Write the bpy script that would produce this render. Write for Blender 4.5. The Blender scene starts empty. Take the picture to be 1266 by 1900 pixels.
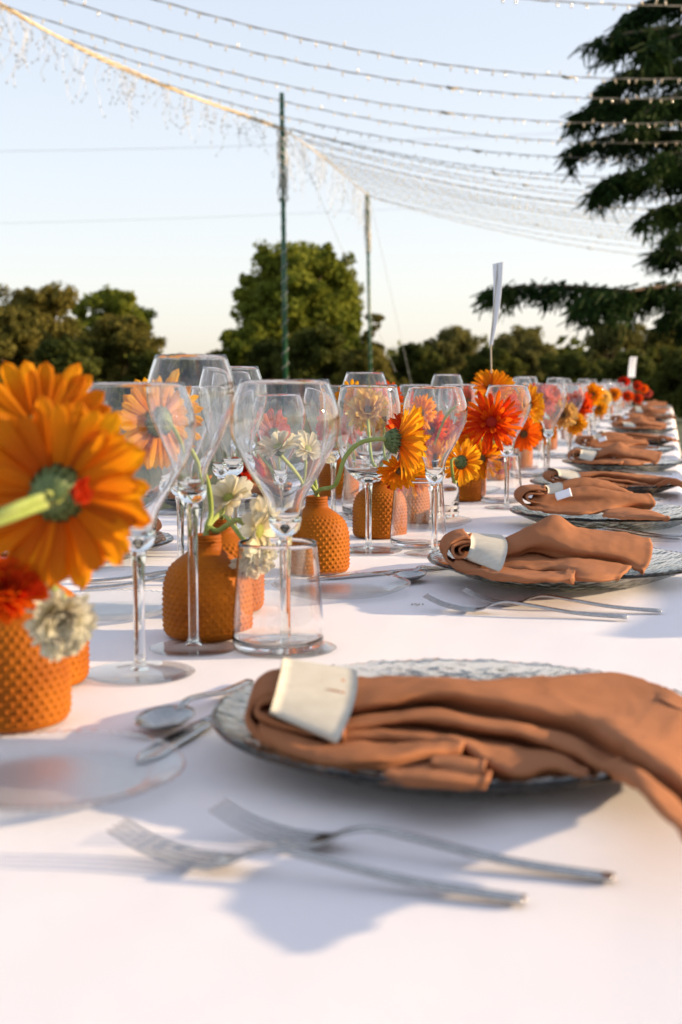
import bpy, math, random
import numpy as np
from mathutils import Vector, Matrix, noise
random.seed(7); rng = np.random.default_rng(7)
R = math.radians
sc = bpy.context.scene

# ------------------------------------------------------------------ camera
F, CX, CY = 2500.0, 633.0, 950.0          # focal length and picture centre in photo pixels
K = F / 1950.0
TZ = 0.75                                  # table top height
CAMH = TZ + 0.235
PITCH = math.atan(240.0 / F)
YAW = math.atan(607.0 / F * math.cos(PITCH))
cam_d = bpy.data.cameras.new('camera'); cam = bpy.data.objects.new('camera', cam_d)
sc.collection.objects.link(cam); sc.camera = cam
cam.location = (0, 0, CAMH); cam.rotation_euler = (R(90) - PITCH, 0, YAW)
cam_d.sensor_fit = 'VERTICAL'; cam_d.sensor_height = 36.0; cam_d.sensor_width = 24.0
cam_d.lens = 36.0 * F / 1900.0
cam_d.clip_start = 0.02; cam_d.clip_end = 3000
cam_d.dof.use_dof = True; cam_d.dof.focus_distance = 1.75; cam_d.dof.aperture_fstop = 8.0
CF = Vector((-math.sin(YAW) * math.cos(PITCH), math.cos(YAW) * math.cos(PITCH), -math.sin(PITCH)))
CR = Vector((math.cos(YAW), math.sin(YAW), 0)); CU = CR.cross(CF)
CO = Vector((0, 0, CAMH))
def ray(px, py): return CF + CR * ((px - CX) / F) - CU * ((py - CY) / F)
def atz(px, py, z=TZ):                      # pixel -> point on a horizontal plane
    r = ray(px, py); return CO + r * ((z - CAMH) / r.z)
def atd(px, py, d): return CO + ray(px, py) * d
def camdir(r, u, t): return (CR * r + CU * u - CF * t).normalized()   # right, up, towards camera

# ------------------------------------------------------------------ world, sun, exposure
SUN_AZ, SUN_EL = R(17), R(14)
w = bpy.data.worlds.new('World'); sc.world = w; w.use_nodes = True
nt = w.node_tree; nt.nodes.clear()
sky = nt.nodes.new('ShaderNodeTexSky'); sky.sky_type = 'NISHITA'; sky.sun_disc = False
sky.sun_elevation = SUN_EL; sky.sun_rotation = R(90) - SUN_AZ
sky.air_density = 1.0; sky.dust_density = 1.2; sky.ozone_density = 1.2
hs = nt.nodes.new('ShaderNodeHueSaturation'); hs.inputs['Saturation'].default_value = 0.95
gm = nt.nodes.new('ShaderNodeGamma'); gm.inputs[1].default_value = .4
tn = nt.nodes.new('ShaderNodeMixRGB'); tn.blend_type = 'MULTIPLY'; tn.inputs[0].default_value = 1; tn.inputs[2].default_value = (1.42, 1.37, 1.42, 1)
bg = nt.nodes.new('ShaderNodeBackground'); bg.inputs[1].default_value = 0.15
out = nt.nodes.new('ShaderNodeOutputWorld')
nt.links.new(sky.outputs[0], hs.inputs['Color']); nt.links.new(hs.outputs[0], gm.inputs[0]); nt.links.new(gm.outputs[0], tn.inputs[1]); nt.links.new(tn.outputs[0], bg.inputs[0])
nt.links.new(bg.outputs[0], out.inputs[0])
sl = bpy.data.lights.new('sun', 'SUN'); sun = bpy.data.objects.new('sun', sl); sc.collection.objects.link(sun)
sl.energy = 2.9; sl.angle = R(0.9); sl.color = (1.0, 0.74, 0.45)
L = Vector((math.cos(SUN_EL) * math.cos(SUN_AZ), math.cos(SUN_EL) * math.sin(SUN_AZ), math.sin(SUN_EL)))
sun.rotation_euler = L.to_track_quat('Z', 'Y').to_euler(); sun.location = (6, 4, 6)
vs = sc.view_settings
sc.display_settings.display_device = 'sRGB'
vs.view_transform = 'Standard'; vs.look = 'None'; vs.gamma = 1; vs.use_curve_mapping = False
vs.exposure = 1.52
cy = sc.cycles
cy.max_bounces = 20; cy.transmission_bounces = 16; cy.transparent_max_bounces = 48
cy.diffuse_bounces = 3; cy.glossy_bounces = 5
cy.caustics_reflective = False; cy.caustics_refractive = True; cy.blur_glossy = 0.6
cy.sample_clamp_indirect = 4.0; cy.use_denoising = True

# ------------------------------------------------------------------ helpers
def link(o): sc.collection.objects.link(o); return o
def tag(o, label=None, cat=None, group=None, kind=None):
    if label: o['label'] = label
    if cat: o['category'] = cat
    if group: o['group'] = group
    if kind: o['kind'] = kind
    return o
def empty(name, loc=(0, 0, 0), rz=0):
    o = bpy.data.objects.new(name, None); link(o); o.location = loc; o.rotation_euler = (0, 0, rz)
    o.empty_display_size = 0.02; return o
def mesh(name, v, f, m, smooth=True):
    me = bpy.data.meshes.new(name)
    me.from_pydata([tuple(map(float, p)) for p in v] if not isinstance(v, np.ndarray) else v.tolist(), [], f)
    if smooth: me.polygons.foreach_set('use_smooth', [True] * len(me.polygons))
    me.materials.append(m); me.update(); return me
def obj(name, me, parent=None, loc=None):
    o = bpy.data.objects.new(name, me); link(o)
    if parent is not None: o.parent = parent
    if loc is not None: o.location = loc
    return o
def copy_tree(o, parent=None):
    c = o.copy(); link(c); c.parent = parent
    for ch in list(o.children): copy_tree(ch, c)
    return c
class MB:
    def __init__(s): s.v = []; s.f = []
    def add(s, v, f):
        n = len(s.v); s.v += [tuple(p) for p in v]; s.f += [tuple(i + n for i in q) for q in f]; return s
    def mesh(s, name, m, smooth=True): return mesh(name, s.v, s.f, m, smooth)
def grid_faces(nr, nc, closed=False):
    f = []
    for i in range(nr - 1):
        for j in range(nc if closed else nc - 1):
            k = (j + 1) % nc
            f.append((i * nc + j, i * nc + k, (i + 1) * nc + k, (i + 1) * nc + j))
    return f
def lathe(prof, seg=48, cap0=False, cap1=False, disp=None):
    v = []
    for i, (r, z) in enumerate(prof):
        for j in range(seg):
            a = 2 * math.pi * j / seg
            rr, zz = (r, z) if disp is None else disp(i, r, z, a)
            v.append((rr * math.cos(a), rr * math.sin(a), zz))
    f = grid_faces(len(prof), seg, True)
    n = len(prof)
    if cap0: f.append(tuple(range(seg))[::-1])
    if cap1: f.append(tuple((n - 1) * seg + j for j in range(seg)))
    return v, f
def crom(P, n):
    """Catmull-Rom resample of control points P (k,3) to n points, uniform index parameter."""
    P = np.array(P, float); k = len(P)
    if k == 2: t = np.linspace(0, 1, n)[:, None]; return P[0] * (1 - t) + P[1] * t
    E = np.vstack([2 * P[0] - P[1], P, 2 * P[-1] - P[-2]])
    t = np.linspace(0, k - 1, n); i = np.minimum(t.astype(int), k - 2); u = (t - i)[:, None]
    a, b, c, d = E[i], E[i + 1], E[i + 2], E[i + 3]
    return 0.5 * (2 * b + (c - a) * u + (2 * a - 5 * b + 4 * c - d) * u ** 2 + (3 * b - a - 3 * c + d) * u ** 3)
def arclen(P, n):
    Q = crom(P, max(60, n * 3)); s = np.r_[0, np.cumsum(np.linalg.norm(np.diff(Q, axis=0), axis=1))]
    t = np.linspace(0, s[-1], n); return np.stack([np.interp(t, s, Q[:, i]) for i in range(Q.shape[1])], 1)
def tube(P, rad, seg=8, cap=True):
    """round tube through points P, radius scalar or list"""
    P = np.array(P, float); n = len(P); rad = np.ones(n) * rad if np.isscalar(rad) else np.array(rad)
    T = np.gradient(P, axis=0); T /= np.linalg.norm(T, axis=1)[:, None] + 1e-12
    up = np.array([0, 0, 1.0]) if abs(T[0][2]) < 0.9 else np.array([1.0, 0, 0])
    v = []
    for i in range(n):
        a = np.cross(T[i], up); a /= np.linalg.norm(a) + 1e-12; b = np.cross(a, T[i]); up = b
        for j in range(seg):
            th = 2 * math.pi * j / seg
            v.append(P[i] + rad[i] * (math.cos(th) * a + math.sin(th) * b))
    f = grid_faces(n, seg, True)
    if cap: f += [tuple(range(seg))[::-1], tuple((n - 1) * seg + j for j in range(seg))]
    return v, f
def sweep(P, W, H, seg=10, sq=2.6):
    """flat bar: path along +x-ish in xz plane, width W along local y, height H, superellipse section"""
    P = np.array(P, float); n = len(P)
    T = np.gradient(P, axis=0); T /= np.linalg.norm(T, axis=1)[:, None]
    v = []
    for i in range(n):
        a = np.array([0, 1.0, 0]); b = np.cross(T[i], a); b /= np.linalg.norm(b); b = -b
        for j in range(seg):
            th = 2 * math.pi * (j + .5) / seg; c, s_ = math.cos(th), math.sin(th)
            c = math.copysign(abs(c) ** (2 / sq), c); s_ = math.copysign(abs(s_) ** (2 / sq), s_)
            v.append(P[i] + a * c * W[i] / 2 + b * s_ * H[i] / 2)
    f = grid_faces(n, seg, True) + [tuple(range(seg))[::-1], tuple((n - 1) * seg + j for j in range(seg))]
    return v, f

# ------------------------------------------------------------------ materials
def newmat(name):
    m = bpy.data.materials.new(name); m.use_nodes = True; nt = m.node_tree; nt.nodes.clear()
    o = nt.nodes.new('ShaderNodeOutputMaterial'); return m, nt, o
def N(nt, t, **kw):
    n = nt.nodes.new(t)
    for k, v in kw.items():
        if k in n.inputs.keys(): n.inputs[k].default_value = v
        else: setattr(n, k, v)
    return n
def pbsdf(nt, col, rough=.5, **kw):
    b = N(nt, 'ShaderNodeBsdfPrincipled'); b.inputs['Base Color'].default_value = (*col, 1); b.inputs['Roughness'].default_value = rough
    for k, v in kw.items(): b.inputs[k].default_value = v
    return b
def noisecol(nt, c0, c1, scale, coord='Object', detail=4, lo=.35, hi=.65):
    tc = N(nt, 'ShaderNodeTexCoord'); n = N(nt, 'ShaderNodeTexNoise'); n.inputs['Scale'].default_value = scale; n.inputs['Detail'].default_value = detail
    nt.links.new(tc.outputs[coord], n.inputs['Vector'])
    r = N(nt, 'ShaderNodeValToRGB'); r.color_ramp.elements[0].position = lo; r.color_ramp.elements[1].position = hi
    r.color_ramp.elements[0].color = (*c0, 1); r.color_ramp.elements[1].color = (*c1, 1)
    nt.links.new(n.outputs[0], r.inputs[0]); return r.outputs[0], tc
def bump(nt, tc, scale, strength, dist=.001, coord='Object', stretch=None):
    n = N(nt, 'ShaderNodeTexNoise'); n.inputs['Scale'].default_value = scale; n.inputs['Detail'].default_value = 5
    src = tc.outputs[coord]
    if stretch:
        mp = N(nt, 'ShaderNodeMapping'); mp.inputs['Scale'].default_value = stretch; nt.links.new(src, mp.inputs[0]); src = mp.outputs[0]
    nt.links.new(src, n.inputs['Vector'])
    b = N(nt, 'ShaderNodeBump'); b.inputs['Strength'].default_value = strength; b.inputs['Distance'].default_value = dist
    nt.links.new(n.outputs[0], b.inputs['Height']); return b.outputs[0]
def simple(name, c0, c1=None, scale=20, rough=.6, bs=0, bscale=200, **kw):
    m, nt, o = newmat(name); b = pbsdf(nt, c0, rough, **kw)
    col, tc = noisecol(nt, c0, c1 or c0, scale); nt.links.new(col, b.inputs['Base Color'])
    if bs: nt.links.new(bump(nt, tc, bscale, bs), b.inputs['Normal'])
    nt.links.new(b.outputs[0], o.inputs[0]); return m
def fabric(name, c0, c1, freq, bstr, trans=0.0, wr=0.0, scale=14):
    """woven cloth: fine crossed threads as bump, faint colour variation, optional translucency"""
    m, nt, o = newmat(name); col, tc = noisecol(nt, c0, c1, scale)
    b = pbsdf(nt, c0, .85); b.inputs['Specular IOR Level'].default_value = .2
    nt.links.new(col, b.inputs['Base Color'])
    sep = N(nt, 'ShaderNodeSeparateXYZ'); nt.links.new(tc.outputs['UV' if False else 'Object'], sep.inputs[0])
    def wave(sock):
        a = N(nt, 'ShaderNodeMath', operation='MULTIPLY'); a.inputs[1].default_value = freq; nt.links.new(sock, a.inputs[0])
        s = N(nt, 'ShaderNodeMath', operation='SINE'); nt.links.new(a.outputs[0], s.inputs[0]); return s.outputs[0]
    ad = N(nt, 'ShaderNodeMath', operation='ADD'); nt.links.new(wave(sep.outputs[0]), ad.inputs[0]); nt.links.new(wave(sep.outputs[1]), ad.inputs[1])
    bp = N(nt, 'ShaderNodeBump'); bp.inputs['Strength'].default_value = bstr; bp.inputs['Distance'].default_value = .0004
    nt.links.new(ad.outputs[0], bp.inputs['Height'])
    if wr:
        n2 = N(nt, 'ShaderNodeTexNoise'); n2.noise_type = 'RIDGED_MULTIFRACTAL' if name[0] == 't' else 'FBM'; n2.inputs['Scale'].default_value = 14 if name[0] == 't' else 9; n2.inputs['Detail'].default_value = 6; nt.links.new(tc.outputs['Object'], n2.inputs['Vector'])
        b2 = N(nt, 'ShaderNodeBump'); b2.inputs['Strength'].default_value = wr; b2.inputs['Distance'].default_value = .01
        nt.links.new(n2.outputs[0], b2.inputs['Height']); nt.links.new(bp.outputs[0], b2.inputs['Normal']); bp = b2
    nt.links.new(bp.outputs[0], b.inputs['Normal'])
    res = b.outputs[0]
    if trans:
        t = N(nt, 'ShaderNodeBsdfTranslucent'); nt.links.new(col, t.inputs[0])
        mx = N(nt, 'ShaderNodeMixShader'); mx.inputs[0].default_value = trans
        nt.links.new(res, mx.inputs[1]); nt.links.new(t.outputs[0], mx.inputs[2]); res = mx.outputs[0]
    nt.links.new(res, o.inputs[0]); return m
def thin_glass(name, tint=(.985, .99, .985), rough=.012, f0=.045, bumpy=0):
    """a glass wall a millimetre thick: straight transmission plus mirror reflection that grows towards grazing"""
    m, nt, o = newmat(name)
    lw = N(nt, 'ShaderNodeLayerWeight'); lw.inputs['Blend'].default_value = .5
    p = N(nt, 'ShaderNodeMath', operation='POWER'); p.inputs[1].default_value = 4.4; nt.links.new(lw.outputs['Facing'], p.inputs[0])
    a = N(nt, 'ShaderNodeMath', operation='MULTIPLY_ADD'); a.inputs[1].default_value = .95 - f0; a.inputs[2].default_value = f0
    nt.links.new(p.outputs[0], a.inputs[0])
    t = N(nt, 'ShaderNodeBsdfTransparent'); t.inputs[0].default_value = (*tint, 1)
    g = N(nt, 'ShaderNodeBsdfGlossy'); g.inputs['Roughness'].default_value = rough
    if bumpy:
        tc = N(nt, 'ShaderNodeTexCoord'); nt.links.new(bump(nt, tc, bumpy, .5, .002), g.inputs['Normal'])
    mx = N(nt, 'ShaderNodeMixShader'); nt.links.new(a.outputs[0], mx.inputs[0]); nt.links.new(t.outputs[0], mx.inputs[1]); nt.links.new(g.outputs[0], mx.inputs[2])
    nt.links.new(mx.outputs[0], o.inputs[0]); return m
def solid_glass(name, col=(.98, .99, .98), rough=0.0, ior=1.5, bumpy=0):
    m, nt, o = newmat(name); g = N(nt, 'ShaderNodeBsdfGlass'); g.inputs['Color'].default_value = (*col, 1)
    g.inputs['Roughness'].default_value = rough; g.inputs['IOR'].default_value = ior
    if bumpy:
        tc = N(nt, 'ShaderNodeTexCoord'); nt.links.new(bump(nt, tc, bumpy, .35, .002), g.inputs['Normal'])
    nt.links.new(g.outputs[0], o.inputs[0]); return m
def petal_mat(name, c_in, c_out, trans=.58):
    m, nt, o = newmat(name); tc = N(nt, 'ShaderNodeTexCoord')
    sep = N(nt, 'ShaderNodeSeparateXYZ'); nt.links.new(tc.outputs['Generated'], sep.inputs[0])
    oi = N(nt, 'ShaderNodeObjectInfo')
    r = N(nt, 'ShaderNodeValToRGB'); r.color_ramp.elements[0].position = .1; r.color_ramp.elements[1].position = .75
    r.color_ramp.elements[0].color = (*c_in, 1); r.color_ramp.elements[1].color = (*c_out, 1)
    nt.links.new(sep.outputs[0], r.inputs[0])
    hsv = N(nt, 'ShaderNodeHueSaturation')
    mr = N(nt, 'ShaderNodeMapRange'); mr.inputs[3].default_value = .488; mr.inputs[4].default_value = .512
    nt.links.new(oi.outputs['Random'], mr.inputs[0]); nt.links.new(mr.outputs[0], hsv.inputs['Hue'])
    mr2 = N(nt, 'ShaderNodeMapRange'); mr2.inputs[3].default_value = .75; mr2.inputs[4].default_value = 1.12
    nt.links.new(oi.outputs['Random'], mr2.inputs[0]); nt.links.new(mr2.outputs[0], hsv.inputs['Value'])
    # long veins
    nz = N(nt, 'ShaderNodeTexNoise'); nz.inputs['Scale'].default_value = 9; mp = N(nt, 'ShaderNodeMapping'); mp.inputs['Scale'].default_value = (.25, 2.5, .3)
    nt.links.new(tc.outputs['Generated'], mp.inputs[0]); nt.links.new(mp.outputs[0], nz.inputs['Vector'])
    mul = N(nt, 'ShaderNodeMixRGB', blend_type='MULTIPLY'); mul.inputs[0].default_value = .42
    nt.links.new(r.outputs[0], mul.inputs[1]); nt.links.new(nz.outputs[0], mul.inputs[2]); nt.links.new(mul.outputs[0], hsv.inputs['Color'])
    b = pbsdf(nt, c_out, .75, **{'Specular IOR Level': .2}); nt.links.new(hsv.outputs[0], b.inputs['Base Color'])
    bp = N(nt, 'ShaderNodeBump'); bp.inputs['Strength'].default_value = .5; bp.inputs['Distance'].default_value = .0006; nt.links.new(nz.outputs[0], bp.inputs['Height']); nt.links.new(bp.outputs[0], b.inputs['Normal'])
    t = N(nt, 'ShaderNodeBsdfTranslucent'); nt.links.new(hsv.outputs[0], t.inputs[0])
    mx = N(nt, 'ShaderNodeMixShader'); mx.inputs[0].default_value = trans
    nt.links.new(b.outputs[0], mx.inputs[1]); nt.links.new(t.outputs[0], mx.inputs[2]); nt.links.new(mx.outputs[0], o.inputs[0]); return m
def leaf_mat(name, c0, c1, trans=.35, scale=.6):
    m, nt, o = newmat(name); col, tc = noisecol(nt, c0, c1, scale, lo=.3, hi=.7)
    b = pbsdf(nt, c0, .7, **{'Specular IOR Level': .08}); nt.links.new(col, b.inputs['Base Color'])
    t = N(nt, 'ShaderNodeBsdfTranslucent'); nt.links.new(col, t.inputs[0])
    mx = N(nt, 'ShaderNodeMixShader'); mx.inputs[0].default_value = trans
    nt.links.new(b.outputs[0], mx.inputs[1]); nt.links.new(t.outputs[0], mx.inputs[2]); nt.links.new(mx.outputs[0], o.inputs[0]); return m

M = {}
M['linen'] = fabric('white_linen', (.82, .785, .81), (.86, .82, .84), 7000, .25, wr=.16, scale=3)
M['napkin'] = fabric('terracotta_cotton', (.40, .160, .070), (.47, .195, .090), 9000, .35, trans=.2, wr=.09)
M['paper'] = simple('cream_card', (.48, .45, .38), (.54, .51, .44), 90, .8, .15, 700)
M['white'] = simple('white_card', (.85, .86, .92), None, 10, .6)
M['vase'] = simple('terracotta_glaze', (.25, .062, .003), (.40, .120, .005), 16, .6, .25, 500, **{'Specular IOR Level': .12})
M['vase']. node_tree  # hobnail relief is in the mesh
M['bowl'] = solid_glass('drinking_glass_wall', (1, 1, 1), 0, 1.5)
M['foot'] = thin_glass('glass_foot_wall', (.98, .985, .98), .015, .06)
M['stemglass'] = solid_glass('drinking_glass_solid')
M['clearplate'] = thin_glass('clear_pressed_glass', (.96, .97, .97), .05, .06, 200)
M['charger'] = solid_glass('grey_green_pressed_glass', (.98, .985, .98), .015, 1.45, 130)
_n = M['charger'].node_tree; _va = _n.nodes.new('ShaderNodeVolumeAbsorption'); _va.inputs[0].default_value = (.42, .50, .36, 1); _va.inputs[1].default_value = 55
_n.links.new(_va.outputs[0], [n for n in _n.nodes if n.type == 'OUTPUT_MATERIAL'][0].inputs['Volume'])
M['steel'] = simple('brushed_steel', (.38, .375, .37), (.50, .49, .48), 300, .18, .04, 900, Metallic=1.0)
M['calyx'] = simple('calyx_green', (.07, .11, .03), (.12, .17, .05), 300, .6, .4, 700)
M['stalk'] = leaf_mat('flower_stem_green', (.24, .32, .07), (.36, .42, .15), .15, 30)
M['disc'] = simple('flower_disc_brown', (.05, .03, .01), (.22, .10, .02), 900, .8, .6, 900)
M['disc_red'] = simple('flower_disc_red', (.35, .01, .005), (.55, .03, .01), 900, .8, .6, 900)
M['disc_green'] = simple('flower_disc_green', (.25, .30, .05), (.45, .45, .12), 900, .8, .6, 900)
M['orange'] = petal_mat('orange_petal', (.97, .23, .004), (1.0, .36, .007))
M['amber'] = petal_mat('amber_petal', (.98, .33, .008), (1.0, .48, .02))
M['redorange'] = petal_mat('red_orange_petal', (.90, .045, .004), (1.0, .13, .006))
M['red'] = petal_mat('red_petal', (.55, .01, .01), (.78, .025, .01))
M['coral'] = petal_mat('coral_petal', (.80, .16, .08), (.88, .22, .12))
M['peach'] = petal_mat('peach_petal', (.98, .45, .10), (1.0, .66, .20))
M['cream'] = petal_mat('cream_petal', (.85, .72, .40), (.95, .90, .72), .5)
M['greenpaint'] = simple('green_painted_steel', (.006, .065, .028), (.012, .10, .04), 30, .4)
M['cable'] = simple('pale_cable', (.15, .145, .13), None, 10, .5)
M['darkwire'] = simple('distant_wire', (.55, .58, .62), None, 10, .6)
M['bulb'] = simple('warm_clear_bulb', (.80, .62, .35), (.9, .75, .5), 40, .2, **{'Transmission Weight': .3})
M['garland'] = simple('gold_garland', (.60, .40, .16), (.85, .68, .40), 30, .4, **{'Metallic': .3})
M['tinsel'] = simple('silver_tinsel', (.62, .55, .46), (.80, .76, .70), 8, .4, **{'Metallic': .2})
M['plug'] = simple('cable_joint_brown', (.22, .18, .10), None, 8, .5)
M['bark'] = simple('bark', (.10, .065, .04), (.17, .12, .075), 6, .9, .6, 20)

# ------------------------------------------------------------------ ground
def ground_h(x, y): return 0.0
v = []; NG = 60
for i in range(NG):
    for j in range(NG):
        a = (i / (NG - 1) * 2 - 1); b = (j / (NG - 1) * 2 - 1)
        v.append((math.copysign(abs(a) ** 3, a) * 900, math.copysign(abs(b) ** 3, b) * 900, 0))
M['grass'] = simple('lawn', (.035, .05, .012), (.08, .085, .03), 1.5, .9, .8, 30)
g = obj('ground', mesh('ground', v, grid_faces(NG, NG), M['grass'])); tag(g, kind='structure')

# ------------------------------------------------------------------ trees
def leaves(C, size, n, flat=0.0, mat=None, name='crown', droop=0, seed=0):
    """n quads per clump; C = list of (centre, radii)"""
    r = np.random.default_rng(seed); V = []
    for c, rad, k in C:
        d = r.normal(size=(k, 3)); d /= np.linalg.norm(d, axis=1)[:, None]
        p = np.array(c) + d * np.array(rad) * (r.random((k, 1)) ** .6)
        a = r.normal(size=(k, 3)); a /= np.linalg.norm(a, axis=1)[:, None]
        nn = d + r.normal(size=(k, 3)) * .7 + np.array([0, 0, .5]); b = np.cross(nn, a); b /= np.linalg.norm(b, axis=1)[:, None] + 1e-9
        s = size * (.6 + .8 * r.random((k, 1)))
        V.append(np.stack([p - a * s * .5, p - b * s * .32, p + a * s * .5 , p + b * s * .32], 1).reshape(-1, 3))
    V = np.concatenate(V); f = np.arange(len(V)).reshape(-1, 4).tolist()
    return mesh(name, V, f, mat, False)
def tree(name, label, base, h, wd, mats, clumps, per, leaf, trunk_r, seed, shape='round', group=None, crown_lo=.25):
    r = random.Random(seed)
    t = empty(name, base); tag(t, label, 'tree' if 'tree' in name else 'shrub', group)
    mb = MB(); fork = crown_lo * h * .8
    mb.add(*tube(crom([(0, 0, -.1), (r.uniform(-.1, .1), 0, fork), (r.uniform(-.3, .3), r.uniform(-.3, .3), h * .75)], 8), np.linspace(trunk_r, trunk_r * .25, 8), 8))
    C = []
    for i in range(clumps):
        a = r.uniform(0, 2 * math.pi); q = r.random() ** .5
        zz = r.uniform(crown_lo, 1)
        if shape == 'round': prof = math.sqrt(max(.02, 1 - ((zz - .55) / .5) ** 2))
        elif shape == 'bush': prof = math.sqrt(max(.03, 1 - (zz * .98) ** 2.5))
        else: prof = min(1, (1 - zz) * 1.6 + .25)
        rr = wd * .5 * prof * q
        c = (rr * math.cos(a), rr * math.sin(a), h * (zz if shape != 'round' else zz * .96))
        s = wd * r.uniform(.06, .15)
        C.append((c, (s * 1.25, s * 1.25, s * .95), int(per * 1.8)))
        if i % 2 == 0:                                # small outlying sprigs break the outline
            for _ in range(3):
                e_ = r.uniform(1.05, 1.35); d_ = r.uniform(-.35, .35); C.append(((c[0] * e_ + wd * d_ * .1, c[1] * e_, c[2] * r.uniform(.97, 1.07)), (wd * .022, wd * .022, wd * .03), per // 7))
        for _ in range(2):
            b_ = r.uniform(0, 6.28); C.append(((c[0] + s * 1.3 * math.cos(b_), c[1] + s * 1.3 * math.sin(b_), c[2] + s * r.uniform(-.5, .9)), (s * .55, s * .55, s * .5), per // 3))
        if i % 3 == 0:
            mb.add(*tube(crom([(0, 0, max(.05, fork * .8)), (c[0] * .5, c[1] * .5, (fork + c[2]) * .5 + .1), c], 6), np.linspace(trunk_r * .45, trunk_r * .08, 6), 5))
    obj('trunk', mb.mesh('trunk', M['bark']), t)
    obj('crown', leaves(C, leaf, per, mat=mats, seed=seed), t)
    return t
LM = [leaf_mat('olive_leaves', (.07, .075, .014), (.25, .20, .045)), leaf_mat('bright_oak_leaves', (.07, .105, .012), (.27, .28, .035)),
      leaf_mat('dark_holm_leaves', (.032, .045, .009), (.14, .145, .026)), leaf_mat('dusty_leaves', (.09, .095, .028), (.24, .21, .06))]
def tr(px, top, d, wpx, mi, label, name='oak_tree', shape='round', clumps=60, per=220, seed=None, leaf=.14, lo=.2, trunk=None):
    d = d * K; p = atd(px, 710, d); s = F / d; h = (710 - top) / s + CAMH; base = (p.x, p.y, 0)
    return tree(name, label, base, h, wpx / s, LM[mi], clumps, per, leaf, trunk or h * .03, seed or int(px + top), shape, None, lo)
tr(555, 462, 42, 225, 1, 'tall broad-crowned green tree behind the two green poles', clumps=95, per=260, leaf=.2, seed=5, lo=.34)
tr(470, 585, 40, 130, 1, 'low left shoulder of green oak beside the tall broad-crowned tree', 'oak_tree', clumps=40, per=200, seed=8, lo=.1)
tr(628, 545, 43, 110, 1, 'sunlit lime green tree just right of the tall broad-crowned one', 'oak_tree', clumps=34, per=200, seed=9, lo=.15)
tr(70, 535, 34, 200, 0, 'dark olive-brown tree at the left edge of the picture', clumps=80, per=240, seed=12, lo=.08)
tr(200, 545, 40, 170, 1, 'green oak tree between the left edge tree and the gap of sky', clumps=60, per=240, seed=14, lo=.15)
tr(215, 600, 33, 180, 0, 'low dusty olive bush in front of the left green oak', 'bush', 'bush', 60, 220, 15)
tr(10, 590, 31, 180, 0, 'bushy olive tree cut by the left border of the picture', 'olive_tree', 'bush', 60, 220, 16)
tr(120, 640, 29, 160, 2, 'dark shrub low behind the big orange gerbera at left', 'bush', 'bush', 50, 220, 17)
tr(505, 640, 36, 130, 2, 'dark green shrub at the foot of the tall tree, left of the nearer pole', 'bush', 'bush', 50, 220, 18)
tr(600, 622, 35, 170, 2, 'wide dark shrub between the two green poles', 'bush', 'bush', 60, 240, 19)
tr(693, 590, 38, 60, 0, 'slim brownish tree directly behind the farther pole', 'olive_tree', 'cone', 36, 200, 20, lo=.1)
tr(765, 648, 40, 120, 2, 'dark rounded shrub right of the farther pole', 'bush', 'bush', 50, 220, 21)
tr(840, 620, 44, 140, 3, 'dusty olive tree left of the tall white table card', 'olive_tree', 'bush', 60, 220, 22)
tr(975, 622, 46, 130, 3, 'dusty olive tree just right of the tall white table card', 'olive_tree', 'bush', 60, 220, 23)
tr(915, 655, 38, 110, 2, 'low dark shrub directly behind the tall white table card', 'bush', 'bush', 50, 220, 24)
tr(1060, 668, 36, 130, 2, 'low dark shrub between the dusty olives and the far table card', 'bush', 'bush', 50, 220, 25)
tr(1130, 605, 40, 140, 3, 'pale loose tree behind the far small white card', 'olive_tree', 'bush', 50, 180, 26)
tr(1235, 620, 42, 150, 0, 'brownish olive tree at the right border under the cedar bough', 'olive_tree', 'bush', 55, 200, 27)
tr(1180, 668, 30, 150, 2, 'dark hedge shrub behind the far end of the table', 'bush', 'bush', 60, 240, 28)
tr(1290, 660, 26, 160, 2, 'dark hedge shrub at the right border beyond the last napkins', 'bush', 'bush', 60, 240, 29)
tr(340, 672, 46, 130, 2, 'very low dark bush in the gap of sky left of the tall tree', 'bush', 'bush', 40, 200, 30)
tr(420, 655, 44, 110, 0, 'small olive bush left of the tall broad-crowned tree', 'bush', 'bush', 40, 200, 31)
tr(680, 655, 33, 120, 0, 'low olive bush at the foot of the farther green pole', 'bush', 'bush', 50, 200, 32)
tr(280, 665, 32, 110, 2, 'dark bush ending the left group of trees', 'bush', 'bush', 40, 200, 33)
far = MB()
r = np.random.default_rng(3)
Cf = [((-90 + 200 * t, 110 + 25 * math.sin(t * 9) - 40 * t, 1.5), (4, 3, 1.6 + r.random()), 260) for t in np.linspace(0, 1, 60)]
fw = obj('far_woodland', leaves(Cf, .8, 0, mat=LM[2], seed=4)); tag(fw, 'low dark far woodland closing the field behind the trees', 'woodland', kind='stuff')

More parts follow.
